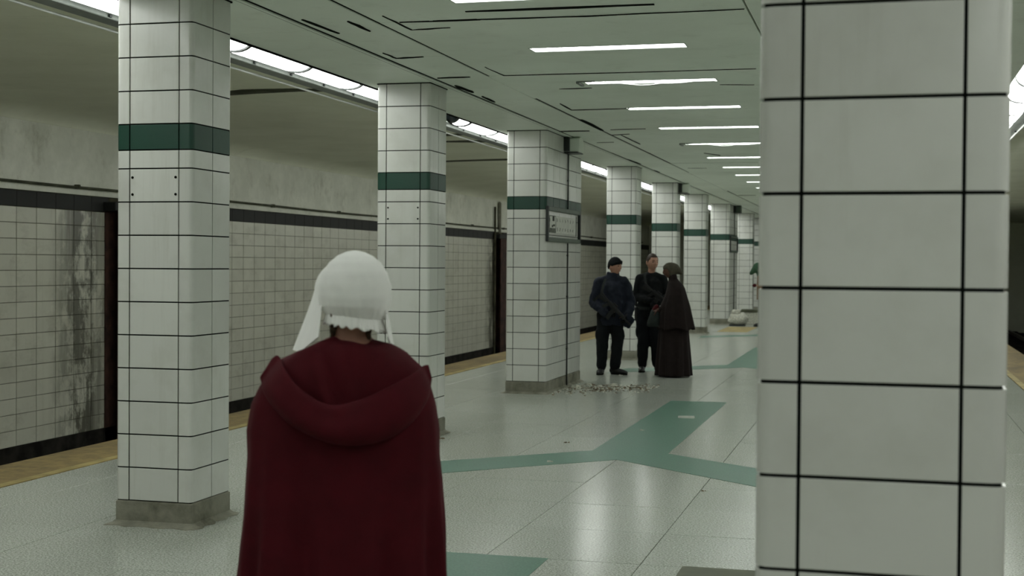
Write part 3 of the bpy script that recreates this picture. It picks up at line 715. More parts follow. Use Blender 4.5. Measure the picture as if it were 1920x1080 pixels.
def build_man(loc, rotz, label, J, skin, mats, jacket):
    p = tag(empty('person', loc, rotz), label, 'person', 'people on the platform')
    hc, hr, hs = V(J['head']), J['hrot'], J['hs']
    nb, pel = V(J['neck']), V(J['pelvis'])
    shL, elL, wrL = map(V, J['armL']); shR, elR, wrR = map(V, J['armR'])
    hiL, knL, anL = map(V, J['legL']); hiR, knR, anR = map(V, J['legR'])
    g = G(); add_head(g, hc, hr, hs)
    g.tube([nb - V((0, 0, .06)), nb + V((0, 0, .02)), hc + V((0, .012, -.07))], [.066, .056, .054], 14)
    mid = nb.lerp(pel, .5)
    g.tube([nb - V((0, 0, .05)), nb.lerp(pel, .25), mid, pel], [(.1, .07), (.155, .095), (.135, .09), (.14, .1)], 16, side=(1, 0, 0))
    for s_, e_, w_, dr in ((shL, elL, wrL, J['handL']), (shR, elR, wrR, J['handR'])):
        limb(g, [s_, e_, w_], [.05, .04, .026]); hand(g, w_, dr[0], dr[1], .95, .9, dr[2])
    for h_, k_, a_, ty in ((hiL, knL, anL, J['toeL']), (hiR, knR, anR, J['toeR'])):
        limb(g, [h_, k_, a_], [.08, .052, .034]); g.tube([a_ - V((0, 0, .03)), a_ - V((0, 0, .05)) + Matrix.Rotation(ty, 3, 'Z') @ V((0, -.1, 0))], [.03, .024], 10)
    body = link('body', remesh(g, .0085, 2, 'body', skin), p)
    face_parts(p, hc, hr, hs, True, mats['brow'])
    g = G()      # trousers
    g.tube([pel + V((0, 0, .08)), pel, pel - V((0, 0, .06))], [(.165, .12), (.175, .125), (.165, .12)], 18, side=(1, 0, 0))
    for h_, k_, a_ in ((hiL, knL, anL), (hiR, knR, anR)):
        limb(g, [h_, h_.lerp(k_, .5), k_, k_.lerp(a_, .5), a_ + V((0, 0, .03))], [(.105, .11), (.10, .105), (.092, .1), (.084, .088), (.074, .08)], 14, side=(1, 0, 0))
        for s in (-1, 1):
            if (s < 0) == (h_ is hiL): g.ball(h_.lerp(k_, .72) + V((s * .085, 0, 0)), (.03, .07, .09), 10, 8)
    me = remesh(g, .012, 3, 'trousers', mats['trousers']); wrinkle(me, .012, 9, 3); link('trousers', me, p)
    boot(p, anL, J['toeL']); boot(p, anR, J['toeR'])
    g = G(); jacket(g, J, nb, pel, (shL, elL, wrL), (shR, elR, wrR))
    me = remesh(g, .011, 3, mats['topname'], mats['top']); wrinkle(me, mats['wr'], 10, 11); link(mats['topname'], me, p)
    for w_, e_, dr in ((wrL, elL, J['handL']), (wrR, elR, J['handR'])):
        g = G(); hand(g, w_, dr[0], dr[1], 1.06, .9, dr[2]); dd = (w_ - e_).normalized(); g.tube([w_ - dd * .05, w_ + dd * .01], [.042, .036], 12); link('glove', remesh(g, .006, 2, 'glove', M['black']), p)
    return p
# --- the man in a beanie and navy jacket, body towards the camera, looking to his left
L1 = (-3.938, 20.381, 0); A1 = R(10.97)
hr1 = rotm(R(52), R(3))
J1 = dict(head=(.075, -.015, 1.618), hrot=hr1, hs=1.06, neck=(.04, .01, 1.43), pelvis=(.02, .01, .93),
          armL=((-.15, .01, 1.385), (-.235, .02, 1.07), (-.04, -.22, .90)), armR=((.215, .01, 1.385), (.31, .03, 1.08), (.27, -.13, .86)),
          handL=((.9, -.25, .05), (.2, .7, -.3), 1), handR=((-.5, -.5, -.6), (-.6, .5, .1), -1),
          legL=((-.085, .01, .9), (-.105, -.02, .48), (-.115, .02, .09)), legR=((.105, .01, .9), (.12, -.02, .48), (.085, .03, .09)), toeL=R(-12), toeR=R(58))
def jk1(g, J, nb, pel, aL, aR):
    cx = .035
    g.tube([(cx, .01, 1.40), (cx, .01, 1.33), (cx, .0, 1.15), (cx, -.005, .98), (.03, 0, .84), (.035, 0, .74)], [(.13, .085), (.195, .13), (.2, .15), (.195, .15), (.195, .15), (.2, .15)], 22, side=(1, 0, 0), round_ends=False)
    for (s_, e_, w_) in (aL, aR): limb(g, [s_ + (V((0, 0, 0)) - V((0, 0, .0))), s_.lerp(e_, .5), e_, e_.lerp(w_, .5), w_], [.082, .084, .078, .072, .055], 14)
    g.tube([aL[0] + V((0, 0, .01)), nb + V((0, 0, -.005)), aR[0] + V((0, 0, .01))], [.062, .075, .062], 12)
    g.tube([(.04, .012, 1.40), (.045, .012, 1.46), (.05, .012, 1.525)], [(.11, .09), (.095, .086), (.092, .088)], 16, side=(1, 0, 0), round_ends=False)
    g.tube([(.2, -.04, .88), (.31, -.03, .80), (.25, -.02, .73)], [(.07, .09), (.04, .08), (.03, .07)], 12)
m1 = build_man(L1, A1, 'person in a black beanie and navy jacket standing left of the group', J1, M['skin_a'], dict(brow=M['hair'], trousers=M['trouser'], top=M['navy'], topname='jacket', wr=.016), jk1)
g = hair_cap(V(J1['head']), hr1, 1.06, lambda q: 1 if q.z > .008 - .42 * q.y else -1, .017)
bn = link('beanie', remesh(g, .008, 4, 'beanie', M['black']), m1)
rings = [[V(J1['head']) + hr1 @ (V((math.sin(a) * (.080 + o_), -math.cos(a) * (.101 + o_), .052 + dz - .085 * (.5 - .5 * math.cos(a)))) * 1.06) for a in [2 * math.pi * k / 28 for k in range(28)]] for dz, o_ in ((-.012, -.006), (-.014, .006), (.02, .010), (.034, .004), (.03, -.01))]
obj('folded_cuff', G().loft(rings, False, True, True), M['black'], bn)
rifle(L1, A1, (-.13, -.25, 1.215), (.30, -.30, .76), 'dark rifle slung across the navy jacket', [(-.06, -.10, 1.43), (-.09, -.165, 1.36), (-.105, -.20, 1.29), (-.12, -.245, 1.215), (-.19, -.19, 1.15), (-.24, -.12, 1.10)])
# --- the bareheaded man in black, rifle across his chest
L2 = (-3.562, 21.062, 0); A2 = R(9.63)
hr2 = rotm(R(28), R(4))
J2 = dict(head=(.147, -.015, 1.683), hrot=hr2, hs=1.10, neck=(.135, .01, 1.495), pelvis=(.09, .01, .95),
          armL=((-.04, .01, 1.425), (-.095, .03, 1.15), (.13, -.23, 1.10)), armR=((.31, .01, 1.425), (.385, .03, 1.15), (.25, -.25, 1.07)),
          handL=((.8, -.2, .0), (.2, .7, -.4), 1), handR=((-.7, -.3, .05), (.1, .5, -.5), -1),
          legL=((.0, .01, .92), (.02, -.02, .5), (.01, .02, .09)), legR=((.185, .01, .92), (.205, -.02, .5), (.24, .03, .09)), toeL=R(-6), toeR=R(16))
def jk2(g, J, nb, pel, aL, aR):
    cx = .125
    g.tube([(cx + .01, .01, 1.46), (cx + .01, .01, 1.38), (cx + .005, 0, 1.22), (cx - .01, 0, 1.08), (.10, 0, .95), (.095, .0, .90)], [(.13, .08), (.19, .12), (.185, .13), (.165, .125), (.165, .13), (.165, .125)], 22, side=(1, 0, 0))
    for (s_, e_, w_) in (aL, aR): limb(g, [s_, s_.lerp(e_, .5), e_, e_.lerp(w_, .5), w_], [.074, .074, .066, .058, .044], 14)
    g.tube([aL[0] + V((0, 0, .01)), nb + V((0, 0, -.01)), aR[0] + V((0, 0, .01))], [.056, .07, .056], 12)
    g.tube([(.135, .012, 1.47), (.138, .01, 1.525)], [(.078, .074), (.066, .064)], 16, side=(1, 0, 0), round_ends=False)
m2 = build_man(L2, A2, 'bareheaded person in a black sweater standing in the middle of the group', J2, M['skin_a'], dict(brow=M['hair'], trousers=M['trouser'], top=M['black'], topname='sweater', wr=.010), jk2)
g = hair_cap(V(J2['head']), hr2, 1.10, lambda q: 1 if (q.z > (.068 if q.y < -.05 else max(-.06, .04 - 1.3 * (q.y + .05)))) else -1, .007)
link('hair', remesh(g, .007, 2, 'hair', M['hair']), m2)
obj('belt', G().loft([[(.095 + .176 * math.cos(a), .136 * math.sin(a), z) for a in [2 * math.pi * k / 28 for k in range(28)]] for z in (.955, 1.0)], False, True, True), M['strap'], m2)
hl = obj('holster', G().bev(-.115, -.065, -.07, .05, .78, 1.0, .012), M['boot'], m2); obj('pistol_grip', G().bev(-.11, -.075, .01, .06, .98, 1.1, .008), M['gun'], hl)
rifle(L2, A2, (.03, -.27, 1.345), (.50, -.31, .97), 'dark rifle held across the black sweater', [(.04, -.07, 1.52), (.035, -.125, 1.47), (.045, -.155, 1.40), (.06, -.2, 1.33), (.08, -.245, 1.30)])
# --- loft helper for draped clothes
def sup(a, e):
    c, s = math.cos(a), math.sin(a); return math.copysign(abs(c) ** (2 / e), c), math.copysign(abs(s) ** (2 / e), s)
def interp(tab, z):
    for (z0, *a), (z1, *b) in zip(tab, tab[1:]):
        if z <= z0 and z >= z1:
            u = (z0 - z) / (z0 - z1); return [p + (q - p) * u for p, q in zip(a, b)]
    return list(tab[0][1:]) if z > tab[0][0] else list(tab[-1][1:])
def drape(tab, rows, n, fold, exp=2.2, thick=.004):
    z0, z1 = tab[0][0], tab[-1][0]; rings = []
    for i in range(rows + 1):
        z = z0 + (z1 - z0) * i / rows; xl, xr, yb, yf = interp(tab, z); cx, hx = (xl + xr) / 2, (xr - xl) / 2; ring = []
        for k in range(n):
            a = 2 * math.pi * k / n; c, s = sup(a, exp); f = fold(a, z, c, s)
            x, y = cx + hx * c, (yf if s > 0 else yb) * s
            ring.append((x + f[0], y + f[1], z + f[2]))
        rings.append(ring)
    return rings
def shell(name, rings, mat, parent, inner=.006, closed=True):
    """cloth with thickness: outer rings, then back up inside"""
    n = len(rings[0]); ins = []
    for r in rings:
        c = sum((V(p) for p in r), V()) / n; ins.append([V(p) + (c - V(p)).normalized() * inner for p in r])
    return obj(name, G().loft([ins[0]] + rings + ins[::-1], False, closed, True), mat, parent)
# --- woman in the brown cape seen from the side, facing the bareheaded man
L3 = (-2.946, 20.33, 0); A3 = R(8.28)
w3 = tag(empty('person', L3, A3), 'person in an olive headscarf and long brown cape, rightmost of the group', 'person', 'people on the platform')
hc3 = V((-.088, 0, 1.558)); hr3 = rotm(R(-82), R(12))
g = G(); add_head(g, hc3, hr3, .93)
g.tube([(-.02, .01, 1.32), (-.045, .01, 1.42), (-.07, .005, 1.49)], [.06, .05, .05], 12)
g.tube([(-.01, 0, 1.31), (0, 0, 1.2), (0, 0, 1.0), (0, 0, .88)], [(.055, .08), (.09, .12), (.085, .12), (.11, .14)], 14)
limb(g, [(.0, -.11, 1.28), (.02, -.15, 1.05), (-.25, -.08, .985)], [.04, .035, .024]); hand(g, (-.25, -.08, .985), (-.9, .1, -.25), (.1, .3, -.9), .9, .9, 1)
limb(g, [(.0, .11, 1.28), (.02, .15, 1.05), (-.2, .06, .98)], [.04, .035, .024]); hand(g, (-.22, .06, .98), (-.9, -.1, -.2), (0, -.5, -.8), .9, .9, -1)
for s in (-1, 1): limb(g, [(.02, s * .09, .9), (.0, s * .09, .48), (.02, s * .09, .07)], [.075, .05, .036]); g.tube([(.02, s * .09, .04), (-.13, s * .09, .03)], [.035, .028], 10)
link('body', remesh(g, .0085, 2, 'body', M['skin_b']), w3); face_parts(w3, hc3, hr3, .93, False, None)
for s in (-1, 1): obj('shoe', G().tube([(.06, s * .09, .045), (-.03, s * .09, .045), (-.16, s * .09, .035)], [(.04, .045), (.045, .045), (.036, .03)], 12, side=(0, 1, 0)), M['boot'], w3)
g = hair_cap(hc3, hr3, .93, lambda q: 1 if (q.z > .035 - .75 * max(0, q.y + .045) - (.0 if q.y < -.02 else .1)) and q.z > -.085 else -1, .013)
g.tube([(-.06, .0, 1.60), (-.01, .0, 1.585), (.04, .0, 1.555), (.08, .0, 1.525)], [(.085, .085), (.08, .08), (.062, .055), (.035, .03)], 14, side=(0, 1, 0))
me = remesh(g, .008, 8, 'headscarf', M['olive']); wrinkle(me, .006, 22, 2); link('headscarf', me, w3)
def fold3(a, z, c, s):
    k = max(0, min(1, (1.32 - z) / .6)); q = .020 * k * (math.sin(9 * a + 1.5 * math.sin(2 * a)) + .5 * math.sin(17 * a + 1)); return (c * q, s * q, -.02 * k * math.sin(5 * a))
cape = [(1.455, -.085, .0, .05, .05), (1.42, -.10, .045, .075, .075), (1.37, -.115, .10, .13, .13), (1.30, -.125, .14, .19, .19), (1.20, -.15, .165, .235, .235), (1.04, -.215, .21, .27, .27), (.83, -.235, .25, .29, .29), (.705, -.245, .275, .30, .30)]
shell('cape', drape(cape, 34, 72, fold3), M['brown'], w3)
obj('collar', G().tube([(-.025, .0, 1.38), (-.04, 0, 1.44), (-.045, 0, 1.50)], [(.085, .085), (.066, .066), (.06, .06)], 16, round_ends=False), M['brown'], w3)
def fold3b(a, z, c, s):
    k = max(0, min(1, (.9 - z) / .9)); q = .024 * k * (math.sin(10 * a + .7) + .5 * math.sin(19 * a + 2)); return (c * q, s * q, 0)
skirt = [(.95, -.14, .12, .14, .14), (.75, -.225, .19, .2, .2), (.4, -.25, .215, .25, .25), (.02, -.27, .24, .3, .3)]
shell('skirt', drape(skirt, 30, 72, fold3b), M['brown'], w3)
limb_g = G(); limb(limb_g, [(.0, -.12, 1.22), (-.0, -.15, 1.06), (-.2, -.11, 1.0)], [.055, .055, .045]); link('sleeve', remesh(limb_g, .01, 2, 'sleeve', M['brown']), w3)
bg = tag(empty('cloth_bag', L3, A3), 'grey-green cloth bag held by the woman in brown', 'bag')
rings = []
for z, xl, xr, hy in ((.985, -.34, -.27, .03), (.95, -.36, -.24, .05), (.88, -.385, -.22, .07), (.80, -.405, -.215, .08), (.75, -.41, -.21, .075), (.735, -.39, -.23, .05)):
    rings.append([((xl + xr) / 2 + (xr - xl) / 2 * sup(2 * math.pi * k / 24, 2.6)[0] + .004 * math.sin(k * 2.1 + z * 30), -.06 + hy * sup(2 * math.pi * k / 24, 2.6)[1], z) for k in range(24)])
obj('sack', G().loft(rings, True, True, True), M['greycloth'], bg)
obj('gathered_top', G().tube([(-.31, -.06, .975), (-.30, -.06, 1.0), (-.275, -.06, 1.025)], [.034, .028, .036], 10), M['redbright'], bg)
# --- figure in green, mostly hidden behind the near column
L5 = (-3.14, 37.805, 0); A5 = R(4.77)
w5 = tag(empty('person', L5, A5), 'distant person in a green hood, almost hidden by the near right column', 'person', 'people on the platform')
hc5 = V((-.14, 0, 1.56)); hr5 = rotm(R(-88), R(22))
g = G(); add_head(g, hc5, hr5, .95); g.tube([(-.02, 0, 1.3), (-.08, 0, 1.48)], [.06, .05], 12)
g.tube([(0, 0, 1.4), (0, 0, 1.2), (0, 0, .9)], [(.08, .12), (.1, .16), (.11, .15)], 14)
for s in (-1, 1):
    limb(g, [(0, s * .17, 1.34), (.03, s * .2, 1.1), (-.13, s * .12, 1.1)], [.045, .037, .025]); hand(g, (-.13, s * .12, 1.1), (-.9, -s * .2, 0), (0, -s * .6, -.6), .9, .9, s)
    limb(g, [(.0, s * .09, .9), (.0, s * .09, .48), (.0, s * .09, .07)], [.075, .05, .036])
link('body', remesh(g, .01, 2, 'body', M['skin_a']), w5)
g = G(); g.ball((-.12, 0, 1.57), (.135, .13, .15), 18, 12); g.tube([(-.1, 0, 1.62), (-.2, 0, 1.53), (-.29, 0, 1.43)], [(.11, .1), (.10, .09), (.05, .05)], 14, side=(0, 1, 0)); g.tube([(-.05, 0, 1.48), (.0, 0, 1.38)], [.12, .14], 14)
link('hood', remesh(g, .011, 4, 'hood', M['greencloth']), w5)
shell('coat', drape([(1.42, -.09, .09, .1, .1), (1.35, -.13, .14, .2, .2), (1.1, -.14, .17, .24, .24), (.8, -.14, .18, .24, .24), (.72, -.14, .19, .25, .25)], 14, 40, lambda a, z, c, s: (0, 0, 0)), M['tan'], w5)
for s in (-1, 1):
    g = G(); limb(g, [(.0, s * .1, .85), (0, s * .1, .48), (.0, s * .1, .09)], [.1, .085, .075]); link('trouser_leg', remesh(g, .012, 2, 'trouser_leg', M['trouser']), w5)
    obj('mitten', G().ball((-.2, s * .11, 1.1), (.06, .04, .045), 10, 8), M['redbright'], w5); boot(w5, (0, s * .1, .09), R(-80))

# --- the person in the crimson cloak, from behind, close to the camera
L4 = (-1.449, 3.65, 0); A4 = R(21.66)
w4 = tag(empty('person', L4, A4), 'person in a crimson hooded cloak and white bonnet seen from behind', 'person', 'people on the platform')
hc4 = V((.012, .0, 1.56)); hr4 = rotm(R(186), R(8))
g = G(); add_head(g, hc4, hr4, .93)
g.tube([(.0, .0, 1.34), (.003, .01, 1.43), (.006, .012, 1.5)], [.062, .052, .05], 16)
g.tube([(0, 0.02, 1.38), (0, .02, 1.2), (0, .03, 1.0), (0, .02, .86)], [(.11, .07), (.14, .09), (.115, .085), (.15, .1)], 16, side=(1, 0, 0))
for s in (-1, 1):
    limb(g, [(s * .16, .02, 1.32), (s * .2, .05, 1.06), (s * .06, .2, 1.02)], [.045, .037, .025]); hand(g, (s * .06, .2, 1.02), (-s * .8, .4, 0), (0, -.5, .6), .9, .8, -s)
    limb(g, [(s * .085, .02, .86), (s * .085, .03, .47), (s * .085, .02, .07)], [.08, .052, .037]); g.tube([(s * .085, .03, .04), (s * .09, .16, .03)], [.035, .028], 10)
link('body', remesh(g, .008, 2, 'body', M['skin_a']), w4); face_parts(w4, hc4, hr4, .93, True, M['hair_b'])
for s in (-1, 1): obj('shoe', G().tube([(s * .085, -.02, .045), (s * .085, .06, .045), (s * .095, .19, .035)], [(.04, .045), (.045, .045), (.036, .03)], 12, side=(1, 0, 0)), M['boot'], w4)
cloak = [(1.428, -.060, .066, .062, .055), (1.424, -.078, .085, .074, .06), (1.415, -.11, .12, .092, .07), (1.40, -.15, .15, .106, .08), (1.38, -.188, .178, .118, .09), (1.35, -.218, .212, .13, .11), (1.30, -.25, .232, .142, .13), (1.255, -.27, .245, .148, .15), (1.18, -.284, .256, .15, .18), (1.108, -.281, .258, .15, .21), (1.04, -.286, .266, .152, .23), (.9, -.297, .272, .158, .24), (.775, -.308, .277, .165, .245), (.4, -.35, .32, .22, .28), (.05, -.39, .36, .28, .33)]
def seg(x, z, a, b):
    ax, az = a; bx, bz = b; u = max(0, min(1, ((x - ax) * (bx - ax) + (z - az) * (bz - az)) / ((bx - ax) ** 2 + (bz - az) ** 2))); return math.hypot(x - ax - u * (bx - ax), z - az - u * (bz - az))
def fold4(a, z, c, s):
    k = max(0, min(1, (1.30 - z) / .5)); k2 = max(0, min(1, (1.0 - z) / 1.0))
    q = (.007 * k + .028 * k2) * (math.sin(11 * a + 1.4 * math.sin(2 * a + .5)) + .55 * math.sin(19 * a + 2 + z) + .4 * math.sin(6 * a + 4)) * (.35 + .65 * abs(s))
    q += .006 * noise.noise(V((c * 3, s * 3, z * 5))) * (1 if z < 1.40 else .2)
    dx, dy = c * q, s * q
    if s < 0 and z > 1.22:
        xl, xr, yb, yf = interp(cloak, z); x = (xl + xr) / 2 + (xr - xl) / 2 * c
        dy -= .016 * gs(seg(x, z, (-.115, 1.42), (-.05, 1.25)), .018) - .012 * gs(seg(x, z, (-.075, 1.42), (-.02, 1.27)), .016)
        dy -= .010 * gs(seg(x, z, (.0, 1.41), (-.01, 1.26)), .02) + .008 * gs(seg(x, z, (.10, 1.40), (.03, 1.27)), .025)
    dz = 0
    if z > 1.39: dz = .006 * math.sin(3 * a + 1) - (.012 if s > 0 else 0)
    if z > 1.39 and c < 0: dz += .014 * gs(c + .75, .2)
    return (dx, dy, dz)
shell('cloak', drape(cloak, 110, 160, fold4, 2.3), M['red'], w4, .005)
def back_y(x, z):
    xl, xr, yb, yf = interp(cloak, z); u = min(.995, abs((x - (xl + xr) / 2) / ((xr - xl) / 2))); return -yb * (1 - u ** 2.3) ** (1 / 2.3)
def pxl(p): return ((p[0] - 655) / 684, 1.65 - (p[1] - 493) / 684)
rim = [pxl(p) for p in ((508, 682), (521, 674), (537, 696), (561, 725), (592, 747), (620, 758), (648, 756), (683, 746), (722, 729), (761, 711), (795, 694), (807, 693))]
low = [pxl(p) for p in ((486, 712), (497, 742), (525, 774), (554, 798), (602, 821), (636, 830), (670, 832), (707, 827), (745, 813), (780, 786), (806, 748), (814, 716))]
def samp(pts, u):
    n = len(pts) - 1; i = min(n - 1, int(u * n)); f = u * n - i; p0, p1, p2, p3 = pts[max(i - 1, 0)], pts[i], pts[i + 1], pts[min(i + 2, n)]
    return tuple(.5 * (2 * b + (c - a) * f + (2 * a - 5 * b + 4 * c - d) * f * f + (3 * b - a - 3 * c + d) * f ** 3) for a, b, c, d in zip(p0, p1, p2, p3))
rings = []; NU = 72
for i in range(NU + 1):
    u = i / NU; xr_, zr = samp(rim, u); xl_, zl = samp(low, u); k = .30 + .70 * math.sin(math.pi * min(max(u, .02), .98)) ** .6
    wv = .005 * math.sin(u * 21) + .006 * noise.noise(V((u * 9, 0, 3)))
    def P(t, off, dz=0):
        x = xr_ + (xl_ - xr_) * t; z = zr + (zl - zr) * t + dz
        f_ = .004 * noise.noise(V((u * 11, t * 2.2, 1))) + .005 * math.sin(t * 5 + u * 9) * math.sin(math.pi * t)
        return (x, back_y(x, min(z, 1.43)) - off * k - f_ * k, z)
    rings.append([P(.45, -.004, 0), P(.12, .004, -.004), P(.02, .018, .0), P(0, .034, .007), P(.04, .048, .004), P(.14, .056), P(.28, .062), P(.45, .070), P(.62, .074), P(.78, .070), P(.9, .056), P(.98, .038), P(1.0, .020), P(.95, .004), P(.8, -.004)])
g = G(); g.loft(rings, True, True, True); me = g.mesh('hood', M['red']); hd_ = link('hood', me, w4)
sd = hd_.modifiers.new('s', 'SUBSURF'); sd.levels = 1; sd.render_levels = 1
# bonnet: gathered cap, ruffle, stiff winged brim
cap_t = [(1.683, .006, .006, .0), (1.679, .026, .028, .0), (1.668, .05, .056, 0), (1.65, .072, .08, 0), (1.62, .092, .104, 0), (1.585, .102, .117, 0), (1.55, .1025, .120, 0), (1.525, .098, .112, .25), (1.508, .090, .098, .8), (1.497, .083, .086, 1.0)]
def cap_ring(z, w_, b_, gth, n=120):
    ring = []
    for k in range(n):
        a = 2 * math.pi * k / n; c, s = math.cos(a), math.sin(a)
        q = 1 + gth * .018 * math.sin(30 * a + 2 * math.sin(3 * a)) + .022 * noise.noise(V((c * 3.6, s * 3.6, z * 20))) + .010 * math.sin(14 * a + 3 * math.sin(2 * a)) * max(0, min(1, (1.6 - z) / .06)) * (1 - gth * .5)
        ring.append((.015 + w_ * c * q, (b_ if s < 0 else .085) * s * q + .005, z - .10 * (w_ * c) * gth * 1.0 - .012 * (1 - z / 1.6) * s))
    return ring
rr_ = []
for i in range(len(cap_t) - 1):
    for k in range(4): u = k / 4; rr_.append(cap_ring(*[p + (q - p) * u for p, q in zip(cap_t[i], cap_t[i + 1])]))
rr_.append(cap_ring(*cap_t[-1]))
bon = obj('bonnet', G().loft(rr_, True, True, True), M['linen'], w4)
rings = []
for t_ in [k / 6 for k in range(7)]:
    ring = []
    for k in range(161):
        a = math.pi + R(-14) + (math.pi + R(28)) * k / 160; c, s = math.cos(a), math.sin(a)
        wv = math.sin(34 * a + 2.6 * math.sin(5 * a)) * .0042 * t_
        rad = 1 + .10 * t_ + wv * 8
        ring.append((.015 + .080 * c * rad, .084 * s * rad + .005, 1.502 - .100 * .08 * c * 1.6 - .036 * t_ + .004 * t_ * math.sin(17 * a + 2 * math.sin(3 * a))))
    rings.append(ring)
ins = [[(.015 + (p[0] - .015) * .965, p[1] * .965, p[2]) for p in r] for r in rings]
obj('ruffle', G().loft(rings + ins[::-1], False, False, True), M['linen'], bon)
def brim(a, s):
    W = .086 + .016 * s; zt = 1.656 + .006 * s; cx = .014 - .010 * s; y = -.02 + .185 * s; A = abs(a)
    if A < .5: x, z = W * math.sin(math.pi * a), zt - .095 * (1 - math.cos(math.pi * a))
    else:
        v = (A - .5) * 2; x = math.copysign(W + (.010 + (.050 if a < 0 else .022) * s) * v ** 1.1, a); z = zt - .095 - (.118 + .056 * min(1, s / .7)) * v
        y -= .045 * v * (1 - s)
    return (cx + x * (1.04 if a < 0 else .97), y + .02 * (1 - A) * s, z)
rings = [[brim(-1 + 2 * k / 60, s / 14) for k in range(61)] for s in range(15)]
ins = [[(.012 + (p[0] - .012) * .975, p[1], p[2] - .003 * (1 if abs(k - 30) < 20 else 0)) for k, p in enumerate(r)] for r in rings]
obj('winged_brim', G().loft([rings[0]] + rings + ins[::-1] + [rings[0]], False, False, True), M['linen'], bon)
g = G()
for s in (-1, 1): g.tube([(.005 + s * .046, -.028, 1.50), (.004 + s * .05, -.02, 1.47), (.003 + s * .05, -.008, 1.435)], [(.016, .014), (.013, .012), (.007, .007)], 10)
g.tube([(-.04, -.04, 1.505), (.005, -.045, 1.50), (.05, -.04, 1.505)], [.016, .014, .016], 10)
me = remesh(g, .005, 2, 'hair', M['hair_b']); wrinkle(me, .004, 60, 1); link('hair', me, w4)

# ------------------------------------------------------------------ litter, rubble, sacks
def chip(g, c, r, seed, flat=.4):
    q = random.Random(seed); n = 6; x0, y0, z0 = c
    top = []; bot = []
    for k in range(n):
        a = 2 * math.pi * k / n + q.uniform(-.3, .3); rr2 = r * q.uniform(.6, 1.15)
        bot.append((x0 + rr2 * math.cos(a), y0 + rr2 * math.sin(a), z0)); top.append((x0 + rr2 * .7 * math.cos(a), y0 + rr2 * .7 * math.sin(a), z0 + r * flat * q.uniform(.5, 1.3)))
    g.loft([bot, top])
q = random.Random(9)
CH = [(-3.93, 18.0, .085, 'largest white plaster lump in the debris at the foot of the broad pier'), (-3.5, 18.42, .075, 'white plaster chunk at the right of the debris by the broad pier'), (-3.65, 18.2, .055, 'white plaster chunk in the middle of the debris by the broad pier'),
      (-3.86, 18.5, .055, 'grey plaster piece at the back of the debris against the broad pier'), (-4.0, 17.72, .045, 'pale plaster piece at the left of the debris by the broad pier'), (-4.03, 17.25, .035, 'small plaster crumb at the near corner of the broad pier')]
for i, (x, y, r_, lab) in enumerate(CH):
    g = G(); chip(g, (x, y, 0), r_, i, .5); chip(g, (x + r_ * .5, y - r_ * .3, 0), r_ * .6, i + 40, .6)
    tag(obj('plaster_chunk', g, M['plasterchip']), lab, 'rubble', 'plaster chunks by the broad pier')
g1, g2 = G(), G()
for i in range(520):
    u = q.random() ** 1.3; x = -4.05 + u * 1.15 + q.gauss(0, .04); y = 17.4 + u * .6 + q.gauss(.35, .34)
    if x < -4.05: x = -4.04
    chip(g1 if i % 2 == 0 else g2, (x, y, 0), q.uniform(.005, .022), i + 100, .5)
for i in range(12):
    x = -3.95 + q.random() * .8; y = 17.6 + q.random() * .9; a = q.uniform(-.6, .6); L = q.uniform(.08, .22)
    g2.tube([(x, y, .012), (x + L * math.cos(a), y + L * math.sin(a), .016)], .004, 5)
a_ = stuff(obj('fine_rubble', g1, M['plasterchip'])); a_['label'] = 'fine pale plaster crumbs scattered at the foot of the broad pier'; a_['category'] = 'rubble'
a_ = stuff(obj('wood_splinters', g2, M['woodchip'])); a_['label'] = 'brown splinters and dirt scattered at the foot of the broad pier'; a_['category'] = 'debris'
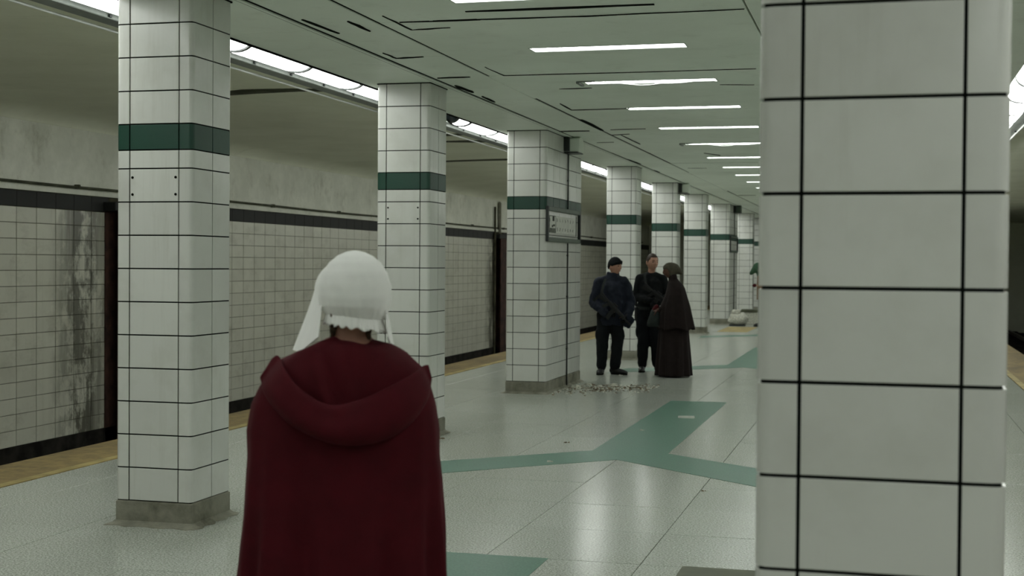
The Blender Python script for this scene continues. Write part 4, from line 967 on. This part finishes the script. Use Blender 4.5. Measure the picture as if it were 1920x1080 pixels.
g = G(); g.loft([[(0, -.025, 0), (.17, -.03, 0), (.175, .02, 0), (0, .03, 0)], [(0, -.02, .02), (.17, -.025, .022), (.17, .015, .024), (0, .025, .018)]])
tag(obj('paper_strip', g, M['paper'], None, (-2.11, 14.86, .0022)), 'white strip of paper lying on the green floor stripe', 'litter')
for i, (x, y, r_, m_, lab) in enumerate([(-2.67, 11.2, .022, 'plasterchip', 'tiny white crumb on the left green arm of the floor pattern'), (-2.30, 13.6, .018, 'plasterchip', 'tiny white crumb on the green stem of the floor pattern'), (-2.81, 12.46, .022, 'woodchip', 'small dark scrap on the floor left of the green stem'), (-1.25, 10.1, .014, 'woodchip', 'tiny dark scrap on the floor below the right green arm'), (-4.02, 12.35, .04, 'woodchip', 'brown scraps at the foot of the second column beside the cloak'), (-3.75, 20.25, .022, 'plasterchip', 'white crumb on the floor by the boot of the person in the beanie')]):
    g = G(); chip(g, (0, 0, 0), r_, i + 500, .5); chip(g, (r_ * 1.3, r_ * .4, 0), r_ * .6, i + 530, .5); tag(obj('litter_scrap', g, M[m_], None, (x, y, .0022 if i < 2 else 0)), lab, 'litter', 'scraps of litter')
def sack(c, r_, seed, mat):
    g = G(); g.ball((0, 0, r_[2] * .8), r_, 24, 16); me = g.mesh('sack', mat)
    for v in me.vertices:
        n_ = noise.noise(v.co * 9 + V((seed, 0, 0))); v.co *= 1 + .22 * n_; v.co.z = max(0, v.co.z)
    return me
s1 = tag(empty('rubble_sack', (-3.78, 37.9, 0)), 'bulging white sack on a dark tray in front of the far framed pier', 'sack')
link('bag', sack(None, (.27, .2, .17), 1, M['plasterchip']), s1, (0, 0, .03)); obj('tray', G().bev(-.22, .2, -.2, .2, 0, .04, .01), M['dark_metal'], s1); link('loose_top', sack(None, (.13, .12, .1), 5, M['plasterchip']), s1, (-.06, .02, .27))
s2 = tag(empty('supply_crate', (-3.45, 39.0, 0)), 'olive crate behind the white sack at the far pier', 'crate')
obj('body', G().bev(-.32, .28, -.2, .2, 0, .34, .01), M['plasterchip'], s2); obj('lid', G().bev(-.34, .3, -.22, .22, .34, .42, .01), M['olive_plate'], s2)
bpy.data.scenes.remove(TMP)
